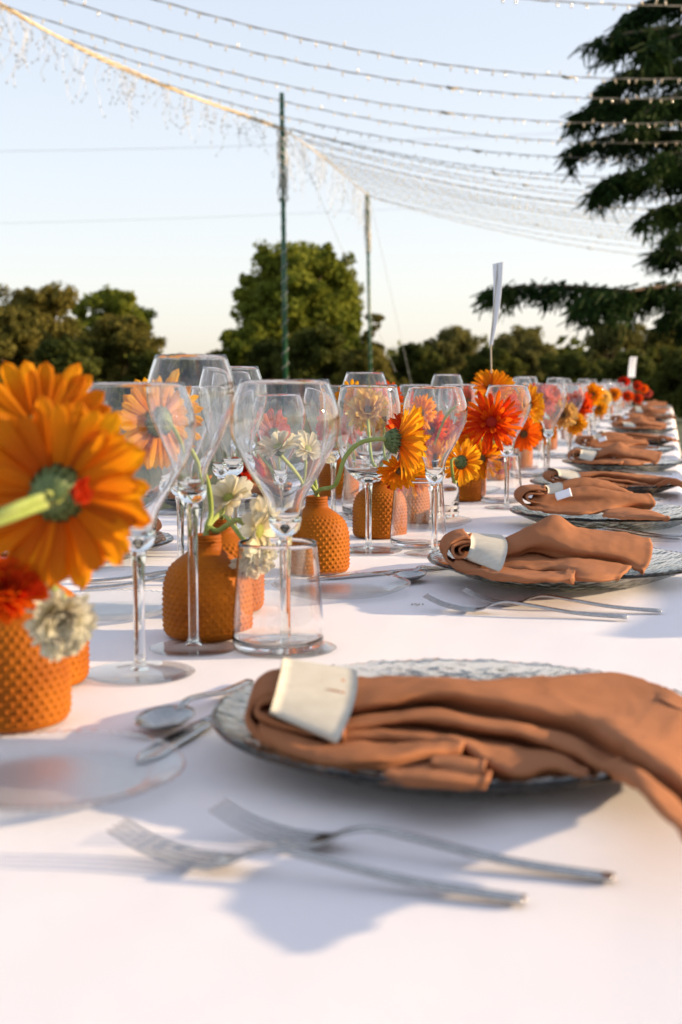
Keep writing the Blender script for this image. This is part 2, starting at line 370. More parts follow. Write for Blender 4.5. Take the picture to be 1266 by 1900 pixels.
# ---- cedar at the right: trunk, boughs and hanging sprays of needles
M['needles'] = leaf_mat('cedar_needles', (.008, .024, .005), (.028, .052, .010), .2, .9)
cd = 13.0 * K
cp = atd(1480, 710, cd); cedar = empty('cedar_tree', (cp.x, cp.y, 0)); tag(cedar, 'huge dark cedar with drooping boughs reaching in from the right', 'tree')
mb = MB(); mb.add(*tube(crom([(0, 0, -.1), (.1, 0, 3), (0, .1, 7.5)], 14), np.linspace(.38, .12, 14), 12)); obj('trunk', mb.mesh('trunk', M['bark']), cedar)
def bough(pts, wid, seed, dens=1.0):
    """pts: (px,py,depth) along the bough"""
    r = np.random.default_rng(seed)
    P = [np.array(atd(x, y, d * K)) - np.array(cedar.location) for x, y, d in pts]
    L_ = arclen(P, 60); mb = MB(); mb.add(*tube(L_[::3], np.linspace(.075, .01, 20), 6))
    b = obj('bough', mb.mesh('bough', M['bark']), cedar)
    V = []; n = len(L_)
    tan = np.gradient(L_, axis=0); tan /= np.linalg.norm(tan, axis=1)[:, None]
    for k in range(int(36 * dens)):
        t = r.random(); i = int(t * (n - 1)); side = r.choice([-1, 1])
        lat = np.cross(tan[i], [0, 0, 1]) * side; ln = wid * (1.15 - t * .9) * r.uniform(.4, 1.1)
        d = lat * r.uniform(.15, 1) + tan[i] * r.uniform(.5, 1.1); d /= np.linalg.norm(d)
        m = 12; s = np.linspace(0, 1, m)[:, None]
        tw = L_[i] + d * ln * s + np.array([0, 0, -1]) * ln * (.15 * s + .75 * s ** 2.0) * r.uniform(.5, 1.2)
        q = 34                                         # hanging tufts along each twig
        for u in range(q):
            j = r.integers(0, m); c = tw[j] + r.normal(size=3) * .03
            a = np.array([r.normal() * .5, r.normal() * .5, -abs(r.normal()) * .7 - .15]) + d * .55; a /= np.linalg.norm(a)
            bb = np.cross(a, r.normal(size=3)); bb /= np.linalg.norm(bb); l = r.uniform(.08, .24); w_ = .015
            V += [c - bb * w_, c + bb * w_, c + a * l + bb * w_ * .4, c + a * l - bb * w_ * .4]
    V = np.array(V); obj('needles', mesh('needles', V, np.arange(len(V)).reshape(-1, 4).tolist(), M['needles'], False), b)
Bs = [([(1480, 640, 13), (1300, 560, 12.6), (1150, 540, 12.2), (1010, 530, 12), (905, 538, 11.8)], .62, 1.7),
      ([(1480, 560, 13), (1330, 530, 12.2), (1200, 535, 11.8), (1080, 560, 11.5)], .8, 2.2),
      ([(1480, 640, 13), (1350, 600, 13.6), (1240, 590, 13.8)], .7, 1.5),
      ([(1480, 520, 13), (1330, 470, 13.4), (1200, 470, 13.6)], .6, 1.3),
      ([(1480, 420, 13), (1340, 380, 12.6), (1230, 385, 12.3), (1185, 410, 12.1)], .6, 1.2),
      ([(1480, 360, 13), (1320, 310, 12.8), (1180, 320, 12.5), (1110, 345, 12.3)], .75, 2.2),
      ([(1480, 300, 13), (1300, 250, 13.2), (1150, 250, 13.2), (1060, 275, 13.2)], .75, 2.4),
      ([(1480, 240, 13), (1300, 190, 12.6), (1150, 190, 12.4), (1068, 212, 12.3)], .75, 2.4),
      ([(1480, 150, 13), (1320, 120, 13.3), (1190, 130, 13.4), (1115, 165, 13.3)], .7, 2.2),
      ([(1480, 80, 13), (1320, 50, 12.7), (1180, 60, 12.4), (1105, 75, 12.3)], .75, 2.2),
      ([(1480, 0, 13), (1340, -20, 13.3), (1230, -5, 13.3), (1160, 35, 13.2)], .8, 2.0),
      ([(1480, -60, 13), (1360, -90, 13), (1260, -70, 12.7)], .8, 1.5),
      ([(1480, 200, 13), (1360, 160, 12), (1250, 180, 11.6), (1180, 220, 11.4)], .55, 1.4),
      ([(1480, 90, 13), (1370, 70, 12), (1280, 60, 11.8), (1200, 90, 11.5)], .75, 2.0),
      ([(1480, 330, 13), (1380, 290, 12), (1280, 280, 11.6), (1200, 300, 11.4)], .55, 1.1),
      ([(1480, 480, 13), (1400, 440, 12.2), (1300, 420, 11.8), (1240, 440, 11.6)], .5, .8)]
for i, (p, wd, dn) in enumerate(Bs): bough(p, wd, 50 + i, dn)

# ------------------------------------------------------------------ poles, garlands and light strings
def pole(px0, ytop, px1, d, label, wrap_len):
    top = atd(px0, ytop, d); b = atd(px1, 700, d); b = b + (b - top) * 0
    dirv = (b - top); k = top.z / -dirv.z * 1.0; foot = top + dirv * k; foot.z = 0
    t = empty('light_pole', foot); tag(t, label, 'pole', 'green poles carrying the string lights')
    tp = top - foot
    mb = MB(); mb.add(*tube([(0, 0, -.3), tuple(tp * .5), tuple(tp)], .030, 12)); obj('post', mb.mesh('post', M['greenpaint']), t)
    mb = MB(); P = []
    for i in range(900):
        u = i / 899; a = u * 2 * math.pi * 26; P.append(tuple(tp * u + Vector((math.cos(a), math.sin(a), 0)) * .039))
    mb.add(*tube(P, .003, 4)); w_ = obj('wound_light_string', mb.mesh('wound_light_string', M['tinsel']), t)
    mb = MB()                                                  # tuft of coiled cable where the strings meet
    rr = random.Random(int(px0))
    for i in range(46):
        a = rr.uniform(0, 6.28); z = tp.z - wrap_len[0] - rr.random() * wrap_len[1]
        c = tp * (z / tp.z); q = .07
        mb.add(*tube(crom([c + Vector((math.cos(a) * .04, math.sin(a) * .04, 0)), c + Vector((math.cos(a + 1) * q, math.sin(a + 1) * q, -.1)), c + Vector((math.cos(a + 2) * .05, math.sin(a + 2) * .05, -rr.uniform(.1, .3)))], 6), .006, 4))
    obj('coiled_cable', mb.mesh('coiled_cable', M['tinsel']), t)
    return t, top
D1, D2 = 13.0 * K, 20.0 * K
pole(523, 173, 530, D1, 'taller-looking nearer green pole wound with lights, left of the pair', (.3, .9))
pole(681, 358, 688, D2, 'smaller farther green pole with a grey coil of cable at its top', (.0, 1.0))
def cat(p0, p1, sag, n=60):
    t = np.linspace(0, 1, n)[:, None]; P = np.array(p0) * (1 - t) + np.array(p1) * t; P[:, 2] -= (4 * sag * t * (1 - t))[:, 0]; return P
A0 = np.array(atd(-330, -230, 7.0 * K)); A1 = np.array(atd(526, 240, D1)); A2 = np.array(atd(683, 362, D2)); 
B0 = np.array(atd(0, 8, 9.0 * K))
Gl = crom([A0, B0, np.array(atd(270, 145, 10.8 * K)), A1], 90)
Gr = crom([A1, np.array(atd(600, 292, 16.0 * K)), A2], 50)
def garland(P, label, mat, rad, seed, drop, n):
    r = random.Random(seed); t = empty('tinsel_garland', P[len(P) // 2]); o = Vector(P[len(P) // 2]); tag(t, label, 'garland')
    mb = MB()
    for k in range(3):
        Q = P + np.array([[rad * math.sin(i * .9 + k * 2), 0, rad * math.cos(i * 1.1 + k * 2)] for i in range(len(P))])
        mb.add(*tube(Q - np.array(o), rad * .55, 5))
    obj('rope', mb.mesh('rope', mat), t)
    mb = MB()
    for i in range(n):
        c = P[r.randrange(len(P))] - np.array(o); l = r.uniform(.3, 1) * drop; q = [c]
        for k in range(5): q.append(q[-1] + np.array([r.uniform(-.05, .05), r.uniform(-.05, .05), -l / 5]))
        q[-1] = q[-1] + np.array([r.uniform(-.08, .08), 0, .03])
        mb.add(*tube(crom(q, 12), .0022, 3, False))
        for k in range(4):
            e = q[r.randrange(1, 6)]; mb.add([e + np.array([-.008, 0, 0]), e + np.array([0, 0, .014]), e + np.array([.008, 0, 0]), e + np.array([0, .006, -.014])], [(0, 1, 3), (1, 2, 3), (0, 1, 2)])
    tag(obj('hanging_tinsel', mb.mesh('hanging_tinsel', M['tinsel']), t), kind='stuff')
garland(Gl, 'golden lit garland with hanging wisps rising to the upper left corner', M['garland'], .016, 1, .60, 115)
garland(Gr, 'grey garland with hanging wisps sloping between the two green poles', M['tinsel'], .012, 2, .8, 70)
def lightstring(p0, p1, sag, label, seed, rad=.0045):
    P = cat(p0, p1, sag, 90); r = random.Random(seed); o = P[45].copy()
    t = empty('light_string', o); tag(t, label, 'string lights', 'light strings strung overhead in parallel')
    Q = P - o; mb = MB(); mb.add(*tube(Q, rad, 5, False)); 
    Q2 = Q + np.array([[rad * 1.6 * math.sin(i * 1.7), 0, rad * 1.6 * math.cos(i * 1.7)] for i in range(len(Q))]); mb.add(*tube(Q2, rad * .7, 4, False))
    obj('cable', mb.mesh('cable', M['cable']), t)
    mb = MB(); n = int(np.linalg.norm(P[-1] - P[0]) / .13)
    for i in range(n):
        u = (i + r.uniform(-.2, .2)) / n * 89; k = max(0, min(88, int(u))); c = Q[k] * (1 - u % 1) + Q[k + 1] * (u % 1)
        a = r.uniform(-.5, .5) + (math.pi if r.random() < .22 else 0); d = Vector((math.sin(a), r.uniform(-.3, .3), -math.cos(a)))
        mb.add(*tube([c, Vector(c) + d * .014, Vector(c) + d * .030, Vector(c) + d * .046], [.003, .0062, .0070, .002], 6))
    tag(obj('bulbs', mb.mesh('bulbs', M['bulb']), t), kind='stuff')
    mb = MB(); k = r.randrange(25, 60); mb.add(*tube([Q[k], Q[k + 1] * .5 + Q[k] * .5 - np.array([0, 0, .01]), Q[k + 1]], .012, 6)); obj('joint', mb.mesh('joint', M['plug']), t)
    return t
SL = [  # left end (px,py,d) , right end beyond the frame (px,py,d), sag, words
    ((-300, -300, 6.0), (1900, -75, 9.6), .50, 'uppermost light string grazing the top border of the picture'),
    ((-330, -230, 7.0), (1700, 90, 10.0), .55, 'light string leaving the top border right of the golden garland'),
    ((-140, -90, 7.9), (1700, 125, 10.8), .5, 'third light string from the top of the sky'),
    ((0, 8, 9.0), (1700, 168, 11.8), .5, 'light string starting at the top left end of the golden garland'),
    ((130, 75, 9.8), (1700, 202, 12.6), .5, 'light string branching off a third along the golden garland'),
    ((270, 145, 10.8), (1700, 222, 13.6), .5, 'light string branching off the middle of the golden garland'),
    ((420, 205, 12.0), (1700, 256, 14.8), .5, 'light string branching off near the golden garland lower end'),
    ((526, 236, 13.0), (1700, 285, 15.6), .45, 'topmost light string leaving the nearer green pole'),
    ((545, 252, 13.8), (1700, 312, 16.6), .45, 'second light string leaving beside the nearer green pole'),
    ((565, 262, 14.6), (1700, 332, 17.4), .45, 'light string just past the nearer green pole'),
    ((585, 278, 15.4), (1700, 352, 18.4), .45, 'light string a quarter along the grey garland'),
    ((603, 294, 16.2), (1700, 370, 19.4), .45, 'light string at the middle of the grey garland'),
    ((620, 308, 17.0), (1700, 388, 20.4), .45, 'light string just past the middle of the grey garland'),
    ((640, 324, 18.0), (1700, 408, 21.6), .45, 'light string three quarters along the grey garland'),
    ((660, 342, 19.0), (1700, 428, 22.8), .45, 'light string near the farther end of the grey garland'),
    ((683, 362, 20.0), (1700, 452, 24.0), .45, 'lowest light string leaving the farther green pole'),
    ((684, 364, 20.0), (1700, 470, 25.0), .5, 'doubled lowest light string just beneath the lowest one')]
for k, (u, v_) in enumerate(((10, 11), (11, 12), (12, 13), (13, 14), (14, 15))):        # the finer strings of the net between
    a0, b0 = SL[u][0], SL[u][1]; a1, b1 = SL[v_][0], SL[v_][1]; f_ = .42 + .05 * (k % 3)
    SL.append((tuple(x * (1 - f_) + y * f_ for x, y in zip(a0, a1)), tuple(x * (1 - f_) + y * f_ for x, y in zip(b0, b1)), .43 + .03 * (k % 2), ['fine faint light string at the upper part of the far net', 'fine faint light string second in the far net', 'fine faint light string amid the far net', 'fine faint light string low in the far net', 'fine faint light string just above the lowest one'][k]))
for i, (a, b, s, lab) in enumerate(SL): lightstring(np.array(atd(a[0], a[1], a[2] * K)), np.array(atd(b[0], b[1], b[2] * K)), s * K, lab, 100 + i, .0042)
def wire(p0, p1, sag, rad, label):
    P = cat(p0, p1, sag, 24); o = P[12].copy(); w_ = obj('wire', mesh('wire', *tube(P - o, rad, 4, False), M['darkwire']), None, o); tag(w_, label, 'wire')
wire(atd(-200, 282, 60), atd(1400, 225, 60), .3, .008, 'faint thin power line crossing the left sky, upper of two')
wire(atd(-200, 418, 60), atd(1400, 345, 60), .3, .006, 'faint thin power line crossing the left sky, lower of two')
wire(atd(540, 240, D1), atd(735, 690, 15 * K), .02, .0035, 'thin guy wire slanting down from the nearer green pole')
wire(atd(686, 365, D2), atd(770, 740, 22 * K), .02, .004, 'thin guy wire slanting down from the farther green pole')

# ------------------------------------------------------------------ table and cloth
TX0, TX1, TY0, TY1 = -.93, .045, -.40, 13.6
def cloth():
    xs = list(np.linspace(TX0 + .02, TX1 - .02, 70)); ys = np.linspace(TY0, TY1, 520)
    prof = []                                    # (x, z, drop fraction)
    for z in np.linspace(-.62, -.05, 12): prof.append((TX0 - .004, z, 1))
    for a in np.linspace(180, 90, 6): prof.append((TX0 + .02 + .02 * math.cos(R(a)), -.02 + .02 * math.sin(R(a)), 0))
    prof += [(x, 0, 0) for x in xs]
    for a in np.linspace(90, 0, 6): prof.append((TX1 - .02 + .02 * math.cos(R(a)), -.02 + .02 * math.sin(R(a)), 0))
    for z in np.linspace(-.05, -.62, 12): prof.append((TX1 + .004, z, 1))
    V = np.zeros((len(ys), len(prof), 3))
    for j, (x, z, dr) in enumerate(prof):
        for i, y in enumerate(ys):
            if dr:
                k = -z; sgn = 1 if x > 0 else -1
                off = sgn * (k * .09 * (math.sin(y * 9 + math.sin(y * 2.3) * 2) + .5 * math.sin(y * 21)) + k * .05)
                V[i, j] = (x + off, y, TZ + z)
            else:
                wv = .0019 * noise.noise(Vector((x * 5, y * 2.2, 0))) + .0008 * noise.noise(Vector((x * 17, y * 9, 4)))
                crease = sum(.0011 * math.exp(-((y - c - .02 * x) / .004) ** 2) for c in (.79, 2.2, 3.7, 5.6, 7.9))
                crease += .0009 * math.exp(-((x + .44) / .004) ** 2)
                V[i, j] = (x, y, TZ + z + wv + crease)
    V = V.reshape(-1, 3); f = grid_faces(len(ys), len(prof))
    return mesh('tablecloth', V, f, M['linen'])
tc_ = obj('tablecloth', cloth()); tag(tc_, 'long white linen tablecloth running away under all the place settings', 'tablecloth')
M['wood'] = simple('table_wood', (.22, .13, .07), (.3, .19, .1), 6, .6)
tb = empty('banquet_table', ((TX0 + TX1) / 2, (TY0 + TY1) / 2, 0)); tag(tb, 'long banquet table hidden under the white linen cloth', 'table')
def box(cx, cy_, cz, sx, sy, sz):
    v = [(cx + a * sx / 2, cy_ + b * sy / 2, cz + c * sz / 2) for a in (-1, 1) for b in (-1, 1) for c in (-1, 1)]
    return v, [(0, 1, 3, 2), (4, 6, 7, 5), (0, 4, 5, 1), (2, 3, 7, 6), (0, 2, 6, 4), (1, 5, 7, 3)]
obj('tabletop', mesh('tabletop', *box(0, 0, .730, .90, TY1 - TY0 - .06, .026), M['wood'], False), tb)
lm = mesh('leg', *box(0, 0, .359, .05, .05, .715), M['wood'], False)
for x in (-.4, .4):
    for y in (-6.6, -2.2, 2.2, 6.6): obj('leg', lm, tb, (x, y, 0))

# ------------------------------------------------------------------ tableware prototypes (meshes shared)
def sm(pr, n): return [tuple(p) for p in arclen([(a, 0, b) for a, b in pr], n)[:, [0, 2]]]
def glass_meshes(rim, bulge, hb, H, foot=.041, stem_top=None, lipin=1):
    """H total height, hb bowl height"""
    z0 = H - hb; t = .0011
    outer = sm([(.006, z0), (.012, z0 + hb * .05), (bulge * .36, z0 + hb * .23), (bulge * .65, z0 + hb * .41), (bulge * .90, z0 + hb * .58), (bulge, z0 + hb * .70), (bulge * .975, z0 + hb * .83), (rim, H)], 40) if lipin else None
    if lipin == 2: outer = sm([(.006, z0), (.016, z0 + hb * .02), (bulge * .72, z0 + hb * .16), (bulge * .97, z0 + hb * .40), (bulge, z0 + hb * .55), (bulge * .95, z0 + hb * .78), (rim, H)], 40)
    zi = z0 + hb * .035; inner = [(max(.0008, (r_ - t) * min(1, ((z - zi) / (hb * .09)) ** .6)), z) for r_, z in outer[::-1] if z > zi]
    wall = outer + [(rim - t * .5, H + .0006)] + inner
    bm_ = mesh('bowl', *lathe(wall, 64, cap1=True), M['bowl']); bm_.materials.append(M['stemglass'])
    for p_ in bm_.polygons:
        if p_.center.z < z0 + hb * .20: p_.material_index = 1      # the thick lower end is solid glass
    stem = sm([(.0044, .006), (.0042, .02), (.0042, z0 * .5), (.0047, z0 * .85), (.0062, z0 - .0005)], 24)
    stem = [(.0075, .0034), (.0052, .0050)] + stem
    st = mesh('stem', *lathe(stem, 28, True, True), M['stemglass'])
    ft = sm([(foot - .001, .0002), (foot, .001), (foot - .001, .0018), (foot * .6, .0024), (.016, .0036), (.0077, .0058), (.0050, .0098), (.0038, .015)], 26)
    fm = mesh('foot', *lathe([(.002, .0001)] + ft, 56, True, True), M['foot'])
    return bm_, st, fm
G_TUL = glass_meshes(.035, .0435, .131, .229)
G_TALL = glass_meshes(.030, .0375, .125, .252, .038)
G_BAL = glass_meshes(.039, .0465, .134, .230, .046, lipin=2)
def wine_glass(kind, x, y, label, group, xy=1.0, z=1.0, simple_=False):
    t = empty('wine_glass', (x, y, TZ + .0012)); t.scale = (xy, xy, z); tag(t, label, 'wine glass', group); t.rotation_euler.z = (x * 37 + y * 11) % 6.28
    for n, m in zip(('bowl', 'stem', 'foot'), kind): obj(n, m, t)
    return t
def tumbler_mesh():
    t = .0013
    o = sm([(.024, 0.0), (.037, .0015), (.0405, .010), (.0400, .03), (.0375, .06), (.0345, .0945)], 30)
    i = [(r_ - t, max(z, .007)) for r_, z in o[::-1] if z > .004][:-1] + [(.030, .0065), (.004, .006)]
    return mesh('tumbler', *lathe(o + [(.0339, .0952)] + i, 56, True, True), M['bowl'])
TUM = tumbler_mesh()
def tumbler(x, y, label, s=1.0):
    o = obj('tumbler', TUM, None, (x, y, TZ + .001)); o.scale = (s, s, s); tag(o, label, 'tumbler', 'low clear water tumblers'); return o

def vase_mesh():
    # squat bottle: straight lower body, round shoulder, narrow ringed neck; hobnails modelled in the wall
    pr = [(.030, 0), (.036, .0008), (.0392, .004), (.0400, .010), (.0402, .035), (.0392, .050), (.0350, .0625), (.0270, .0715), (.0185, .0775), (.0150, .0805), (.0138, .084)]
    body = sm(pr, 150)
    neck = [(.0138 + .0006 * math.sin(k * 1.55), .084 + k * .00085) for k in range(1, 13)]
    inn = [(.0118, .0945), (.0112, .088), (.0112, .070)]
    P = body + neck + inn; cumz = 0; arc = [0]
    for a, b in zip(P[:-1], P[1:]): arc.append(arc[-1] + math.hypot(b[0] - a[0], b[1] - a[1]))
    NR = 34
    def disp(i, r_, z, a):
        if z < .006 or i >= len(body) - 14: return r_, z
        row = .0049; s = arc[i] / row; k = math.floor(s); ph = (a / (2 * math.pi) * NR + (.5 if k % 2 else 0)) % 1 - .5
        dv = (s - k - .5); cell = 2 * math.pi * .040 / NR
        dx = ph * cell * (r_ / .04); dy = dv * row; q = math.hypot(dx, dy); rad = .0018 * min(1, r_ / .034 + .1)
        h = .00150 * max(0, 1 - (q / rad) ** 2) * (1 if z < .066 else max(0, 1 - (z - .066) / .008))
        nz = 1 if z < .05 else .75
        return r_ + h * nz, z + h * (1 - nz)
    v, f = lathe(P, 272, True, False, disp); return mesh('bud_vase', v, f, M['vase'])
VASE = vase_mesh()
vases = []
def vase(px, py, label, s=1.0):
    p = atz(px, py); o = obj('bud_vase', VASE, None, (p.x, p.y, TZ + .001)); o.scale = (s, s, s); o.rotation_euler.z = (px * .37) % 6.28
    tag(o, label, 'vase', 'hobnailed terracotta bud vases'); return o

def charger_meshes(Rr=.160, H=.024, t=.0045):
    up = sm([(.004, .0062), (.085, .0062), (.105, .0085), (.135, .0175), (.152, H - .001), (Rr, H)], 50)
    lo = sm([(Rr, H - .003), (.150, H - .006), (.133, .0115), (.108, .0020), (.092, 0.0), (.004, .0002)], 44)
    def disp(i, r_, z, a):
        if r_ > .088 and i > 44:
            h = .0011 * max(0, math.sin(a * 24 + math.sin(r_ * 260) * 1.8)) * abs(math.sin(r_ * 190)) + (.0008 * max(0, math.sin(a * 96)) if r_ > .146 else 0)
            return r_, z + h
        if r_ > .1 and i <= 42: return r_ + .0012 * (math.sin(a * 90) * math.sin(z * 900)), z - .0009 * max(0, math.sin(a * 48) * math.sin(r_ * 300))
        return r_, z
    v, f = lathe(lo[::-1] + [(Rr + .0012, H - .0012)] + up[::-1], 288, True, True, disp)
    return mesh('charger_plate', v, f, M['charger'])
CHG = charger_meshes()
def bread_mesh():
    up = sm([(.003, .003), (.048, .003), (.060, .006), (.078, .0125)], 26); lo = sm([(.0785, .0108), (.060, .003), (.045, .0003), (.003, .0003)], 22)
    def disp(i, r_, z, a): return r_, z + (.0006 * math.sin(a * 60) * (r_ > .055))
    return mesh('bread_plate', *lathe((up + lo)[::-1], 160, True, True, disp), M['clearplate'])
BRD = bread_mesh()
def charger(x, y, label): o = obj('charger_plate', CHG, None, (x, y, TZ + .0013)); o.rotation_euler.z = y * 3; tag(o, label, 'plate', 'grey-green pressed glass charger plates'); return o
def bread(x, y, label): o = obj('bread_plate', BRD, None, (x, y, TZ + .0013)); o.rotation_euler.z = y * 2; tag(o, label, 'plate', 'small clear glass bread plates'); return o

def fork_mesh(Lf=.205):
    mb = MB(); n = 40; u = np.linspace(0, 1, n)          # u=0 handle end, x=0 ; head towards +x
    xs = u * Lf * .70
    z = .0022 + .011 * np.clip((u - .45) / .4, 0, 1) ** 1.4 * (u < 2) ; z = np.where(u > .8, z[-1] * 0 + .0115 - 0 * u, z)
    P = crom([(0, 0, .0022), (.05, 0, .0040), (.095, 0, .0095), (.118, 0, .0120), (.132, 0, .0095), (.143, 0, .0045), (.152, 0, .0024)], n)
    W = np.interp(P[:, 0], [0, .06, .11, .125, .134, .143, .152], [.0085, .0075, .0055, .0055, .010, .0205, .0245]); H = np.interp(P[:, 0], [0, .1, .135, .152], [.0036, .0034, .0022, .0016])
    mb.add(*sweep(P, W, H, 12))
    for k in range(4):
        y0 = (k - 1.5) * .0064
        T = crom([(.150, y0, .0024), (.168, y0, .0030), (.188, y0 * .97, .0075), (.205, y0 * .94, .0150)], 12)
        mb.add(*sweep(T, np.linspace(.0044, .0018, 12), np.linspace(.0017, .0012, 12), 8))
    return mb.mesh('fork', M['steel'])
def spoon_mesh():
    mb = MB(); P = crom([(0, 0, .0022), (.05, 0, .0045), (.09, 0, .0105), (.112, 0, .0125), (.126, 0, .0090)], 30)
    mb.add(*sweep(P, np.interp(P[:, 0], [0, .06, .11, .126], [.0085, .0072, .0050, .0075]), np.full(30, .0034), 12))
    nr, na = 10, 28; V = []
    for i in range(nr + 1):
        q = i / nr
        for j in range(na):
            a = 2 * math.pi * j / na; x = .150 + q * .0275 * math.cos(a); y = q * .0185 * math.sin(a) * (1 + .12 * math.cos(a + math.pi))
            V.append((x, y, .0012 + .0075 * q * q + (.0016 * (math.cos(a) < 0) * q * abs(math.cos(a)))))
    n0 = len(V); V += [(x, y, z + .0012) for x, y, z in V]
    f = grid_faces(nr + 1, na, True); f2 = [tuple(i + n0 for i in q[::-1]) for q in f]
    mb.add(V, f[:] + f2 + [(nr * na + j, nr * na + (j + 1) % na, n0 + nr * na + (j + 1) % na, n0 + nr * na + j) for j in range(na)])
    return mb.mesh('spoon', M['steel'])
def knife_mesh():
    mb = MB(); P = np.linspace([0, 0, .0022], [.11, 0, .0022], 14); mb.add(*sweep(P, np.linspace(.0085, .0075, 14), np.full(14, .004), 12))
    P = crom([(.105, 0, .0022), (.14, .001, .0020), (.18, .002, .0018), (.212, .004, .0016)], 18)
    mb.add(*sweep(P, np.interp(np.linspace(0, 1, 18), [0, .15, .8, 1], [.008, .017, .018, .003]), np.linspace(.0026, .0012, 18), 10)); return mb.mesh('knife', M['steel'])
FORK, SPOON, KNIFE = fork_mesh(), spoon_mesh(), knife_mesh()
def cutlery(kind, p_end, p_head, label, lift=0, flip=False):
    """p_end: handle end, p_head: direction of the head (table points)"""
    me = {'fork': FORK, 'spoon': SPOON, 'knife': KNIFE}[kind]
    d = Vector(p_head) - Vector(p_end); o = obj(kind, me, None, (p_end[0], p_end[1], TZ + .0014 + lift))
    o.rotation_euler = (0, 0, math.atan2(d.y, d.x)); tag(o, label, kind, {'fork': 'steel forks left of the plates', 'spoon': 'steel spoons', 'knife': 'steel knives'}[kind]); return o

# ------------------------------------------------------------------ napkins: folded sheets lofted from crest and valley lines
class Sheets:
    def __init__(s, d0, origin, yt=0, yb=1):
        s.mb = MB(); s.d0 = d0; s.o = Vector(origin); s.yt = yt; s.yb = yb; s.sh = 0
        if yt: s.sh = min(0, .2245 * F / (yb - 710) - d0 + .035)          # the heap slopes forward to the front of the plate
    def P(s, p):                                        # photo x, y and depth offset in metres from the plate centre plane
        px, py, off = p if len(p) == 3 else (*p, 0)
        r_ = ray(px, py); fl = .0105
        if s.d0 < 1: fl = float(np.interp(px, [1120, 1190, 1290, 1420], [.0105, .032, .028, .008]))
        zm = TZ + fl + .42 * max(0, -off - .004)
        dm = (zm - CAMH) / r_.z if r_.z < 0 else 99               # never below the plate floor
        sh = max(0, (py - s.yt) / (s.yb - s.yt)) * s.sh
        return np.array(CO + r_ * min(s.d0 + off + sh, dm) - s.o)
    def sheet(s, rows, nu=44, nv=None, thick=.0016, hem=True, noise_a=.0020, world=False):
        Rw = [arclen(r_ if world else [s.P(p) for p in r_], nu) for r_ in rows]; nv = nv or (len(rows) - 1) * 7 + 1
        G = np.zeros((nv, nu, 3))
        for j in range(nu): G[:, j] = crom([r_[j] for r_ in Rw], nv)
        for i in range(nv):
            for j in range(nu):
                p = Vector(G[i, j]); rd = 1 - abs(noise.noise(Vector((p.x * 22, p.y * 60, p.z * 60 + len(s.mb.v))))) * 2.4; G[i, j, 2] += noise_a * .8 * noise.noise(p * 38) + noise_a * .5 * noise.noise(p * 110) + noise_a * .35 * max(0, rd)
        du = np.gradient(G, axis=1); dv = np.gradient(G, axis=0); nn = np.cross(du, dv); nn /= np.linalg.norm(nn, axis=2)[..., None] + 1e-12
        tk = np.full((nv, nu, 1), thick)
        if hem: tk[:2] *= 2.0; tk[3] *= .6; tk[:, -2:] *= 2.0; tk[:, -4] *= .6       # folded hem with its stitch groove
        A = (G + nn * tk / 2).reshape(-1, 3); B = (G - nn * tk / 2).reshape(-1, 3)
        f = grid_faces(nv, nu); n = nv * nu; f2 = [tuple(i + n for i in q[::-1]) for q in f]; rim = []
        for j in range(nu - 1):
            rim.append((j + 1, j, j + n, j + 1 + n)); k = (nv - 1) * nu; rim.append((k + j, k + j + 1, k + j + 1 + n, k + j + n))
        for i in range(nv - 1):
            a, b = i * nu, (i + 1) * nu; rim.append((a, b, b + n, a + n)); a += nu - 1; b += nu - 1; rim.append((b, a, a + n, b + n))
        s.mb.add(np.vstack([A, B]), f + f2 + rim); return s
    def band(s, path, off0, off1, thick=.0022, n=40, m=10):
        """strip seen edge-on: path (px,py[,lean]) extruded in depth from off0 (near) to off1"""
        bk = np.array(CF); bk[2] = 0; bk /= np.linalg.norm(bk)
        q = [s.P((p[0], p[1], off0)) for p in path]; rows = [[p + bk * (off1 - off0) * k for p in q] for k in (0, .5, 1)]
        return s.sheet(rows, n, m, thick, hem=False, world=True)
def ring_mesh(s, quad, dn, df, name='napkin_ring'):
    """flat oval card ring: quad = photo corners TL,TR,BR,BL of the front face"""
    TL, TR, BR, BL = quad; nr, na = 8, 40; V = []
    for i in range(nr):
        t = i / (nr - 1)
        top = [TL[k] * (1 - t) + TR[k] * t for k in (0, 1)]; bot = [BL[k] * (1 - t) + BR[k] * t for k in (0, 1)]
        back = np.array(CF); back[2] = 0; back /= np.linalg.norm(back); a = s.P((*top, (dn + df) / 2)) - back * (df - dn) / 2; b = s.P((*bot, dn)); c = (a + b) / 2; half = (a - b) / 2
        cc = c + back * (df - dn) / 2 * .95
        for j in range(na):
            th = 2 * math.pi * j / na; cs, sn = math.cos(th), math.sin(th); q = 2.8
            cs = math.copysign(abs(cs) ** (2 / q), cs); sn = math.copysign(abs(sn) ** (2 / q), sn)
            V.append(cc + np.array([0, 0, -.0035]) + half * sn * 1.08 - back * cs * (df - dn) / 2)
    V = np.array(V); cen = V.reshape(nr, na, 3).mean(1); W = np.vstack([V, (V.reshape(nr, na, 3) * .955 + cen[:, None] * .045).reshape(-1, 3)])
    f = grid_faces(nr, na, True); n = nr * na; f2 = [tuple(i + n for i in q[::-1]) for q in f]
    e = []
    for j in range(na):
        k = (j + 1) % na; e.append((j, k, k + n, j + n)); b0 = (nr - 1) * na; e.append((b0 + k, b0 + j, b0 + j + n, b0 + k + n))
    return mesh(name, W, f + f2 + e, M['paper'])

def plate_center(px, py, rimh=.024):
    p = atz(px, py, TZ + rimh); return p, (p - CO).dot(CF)
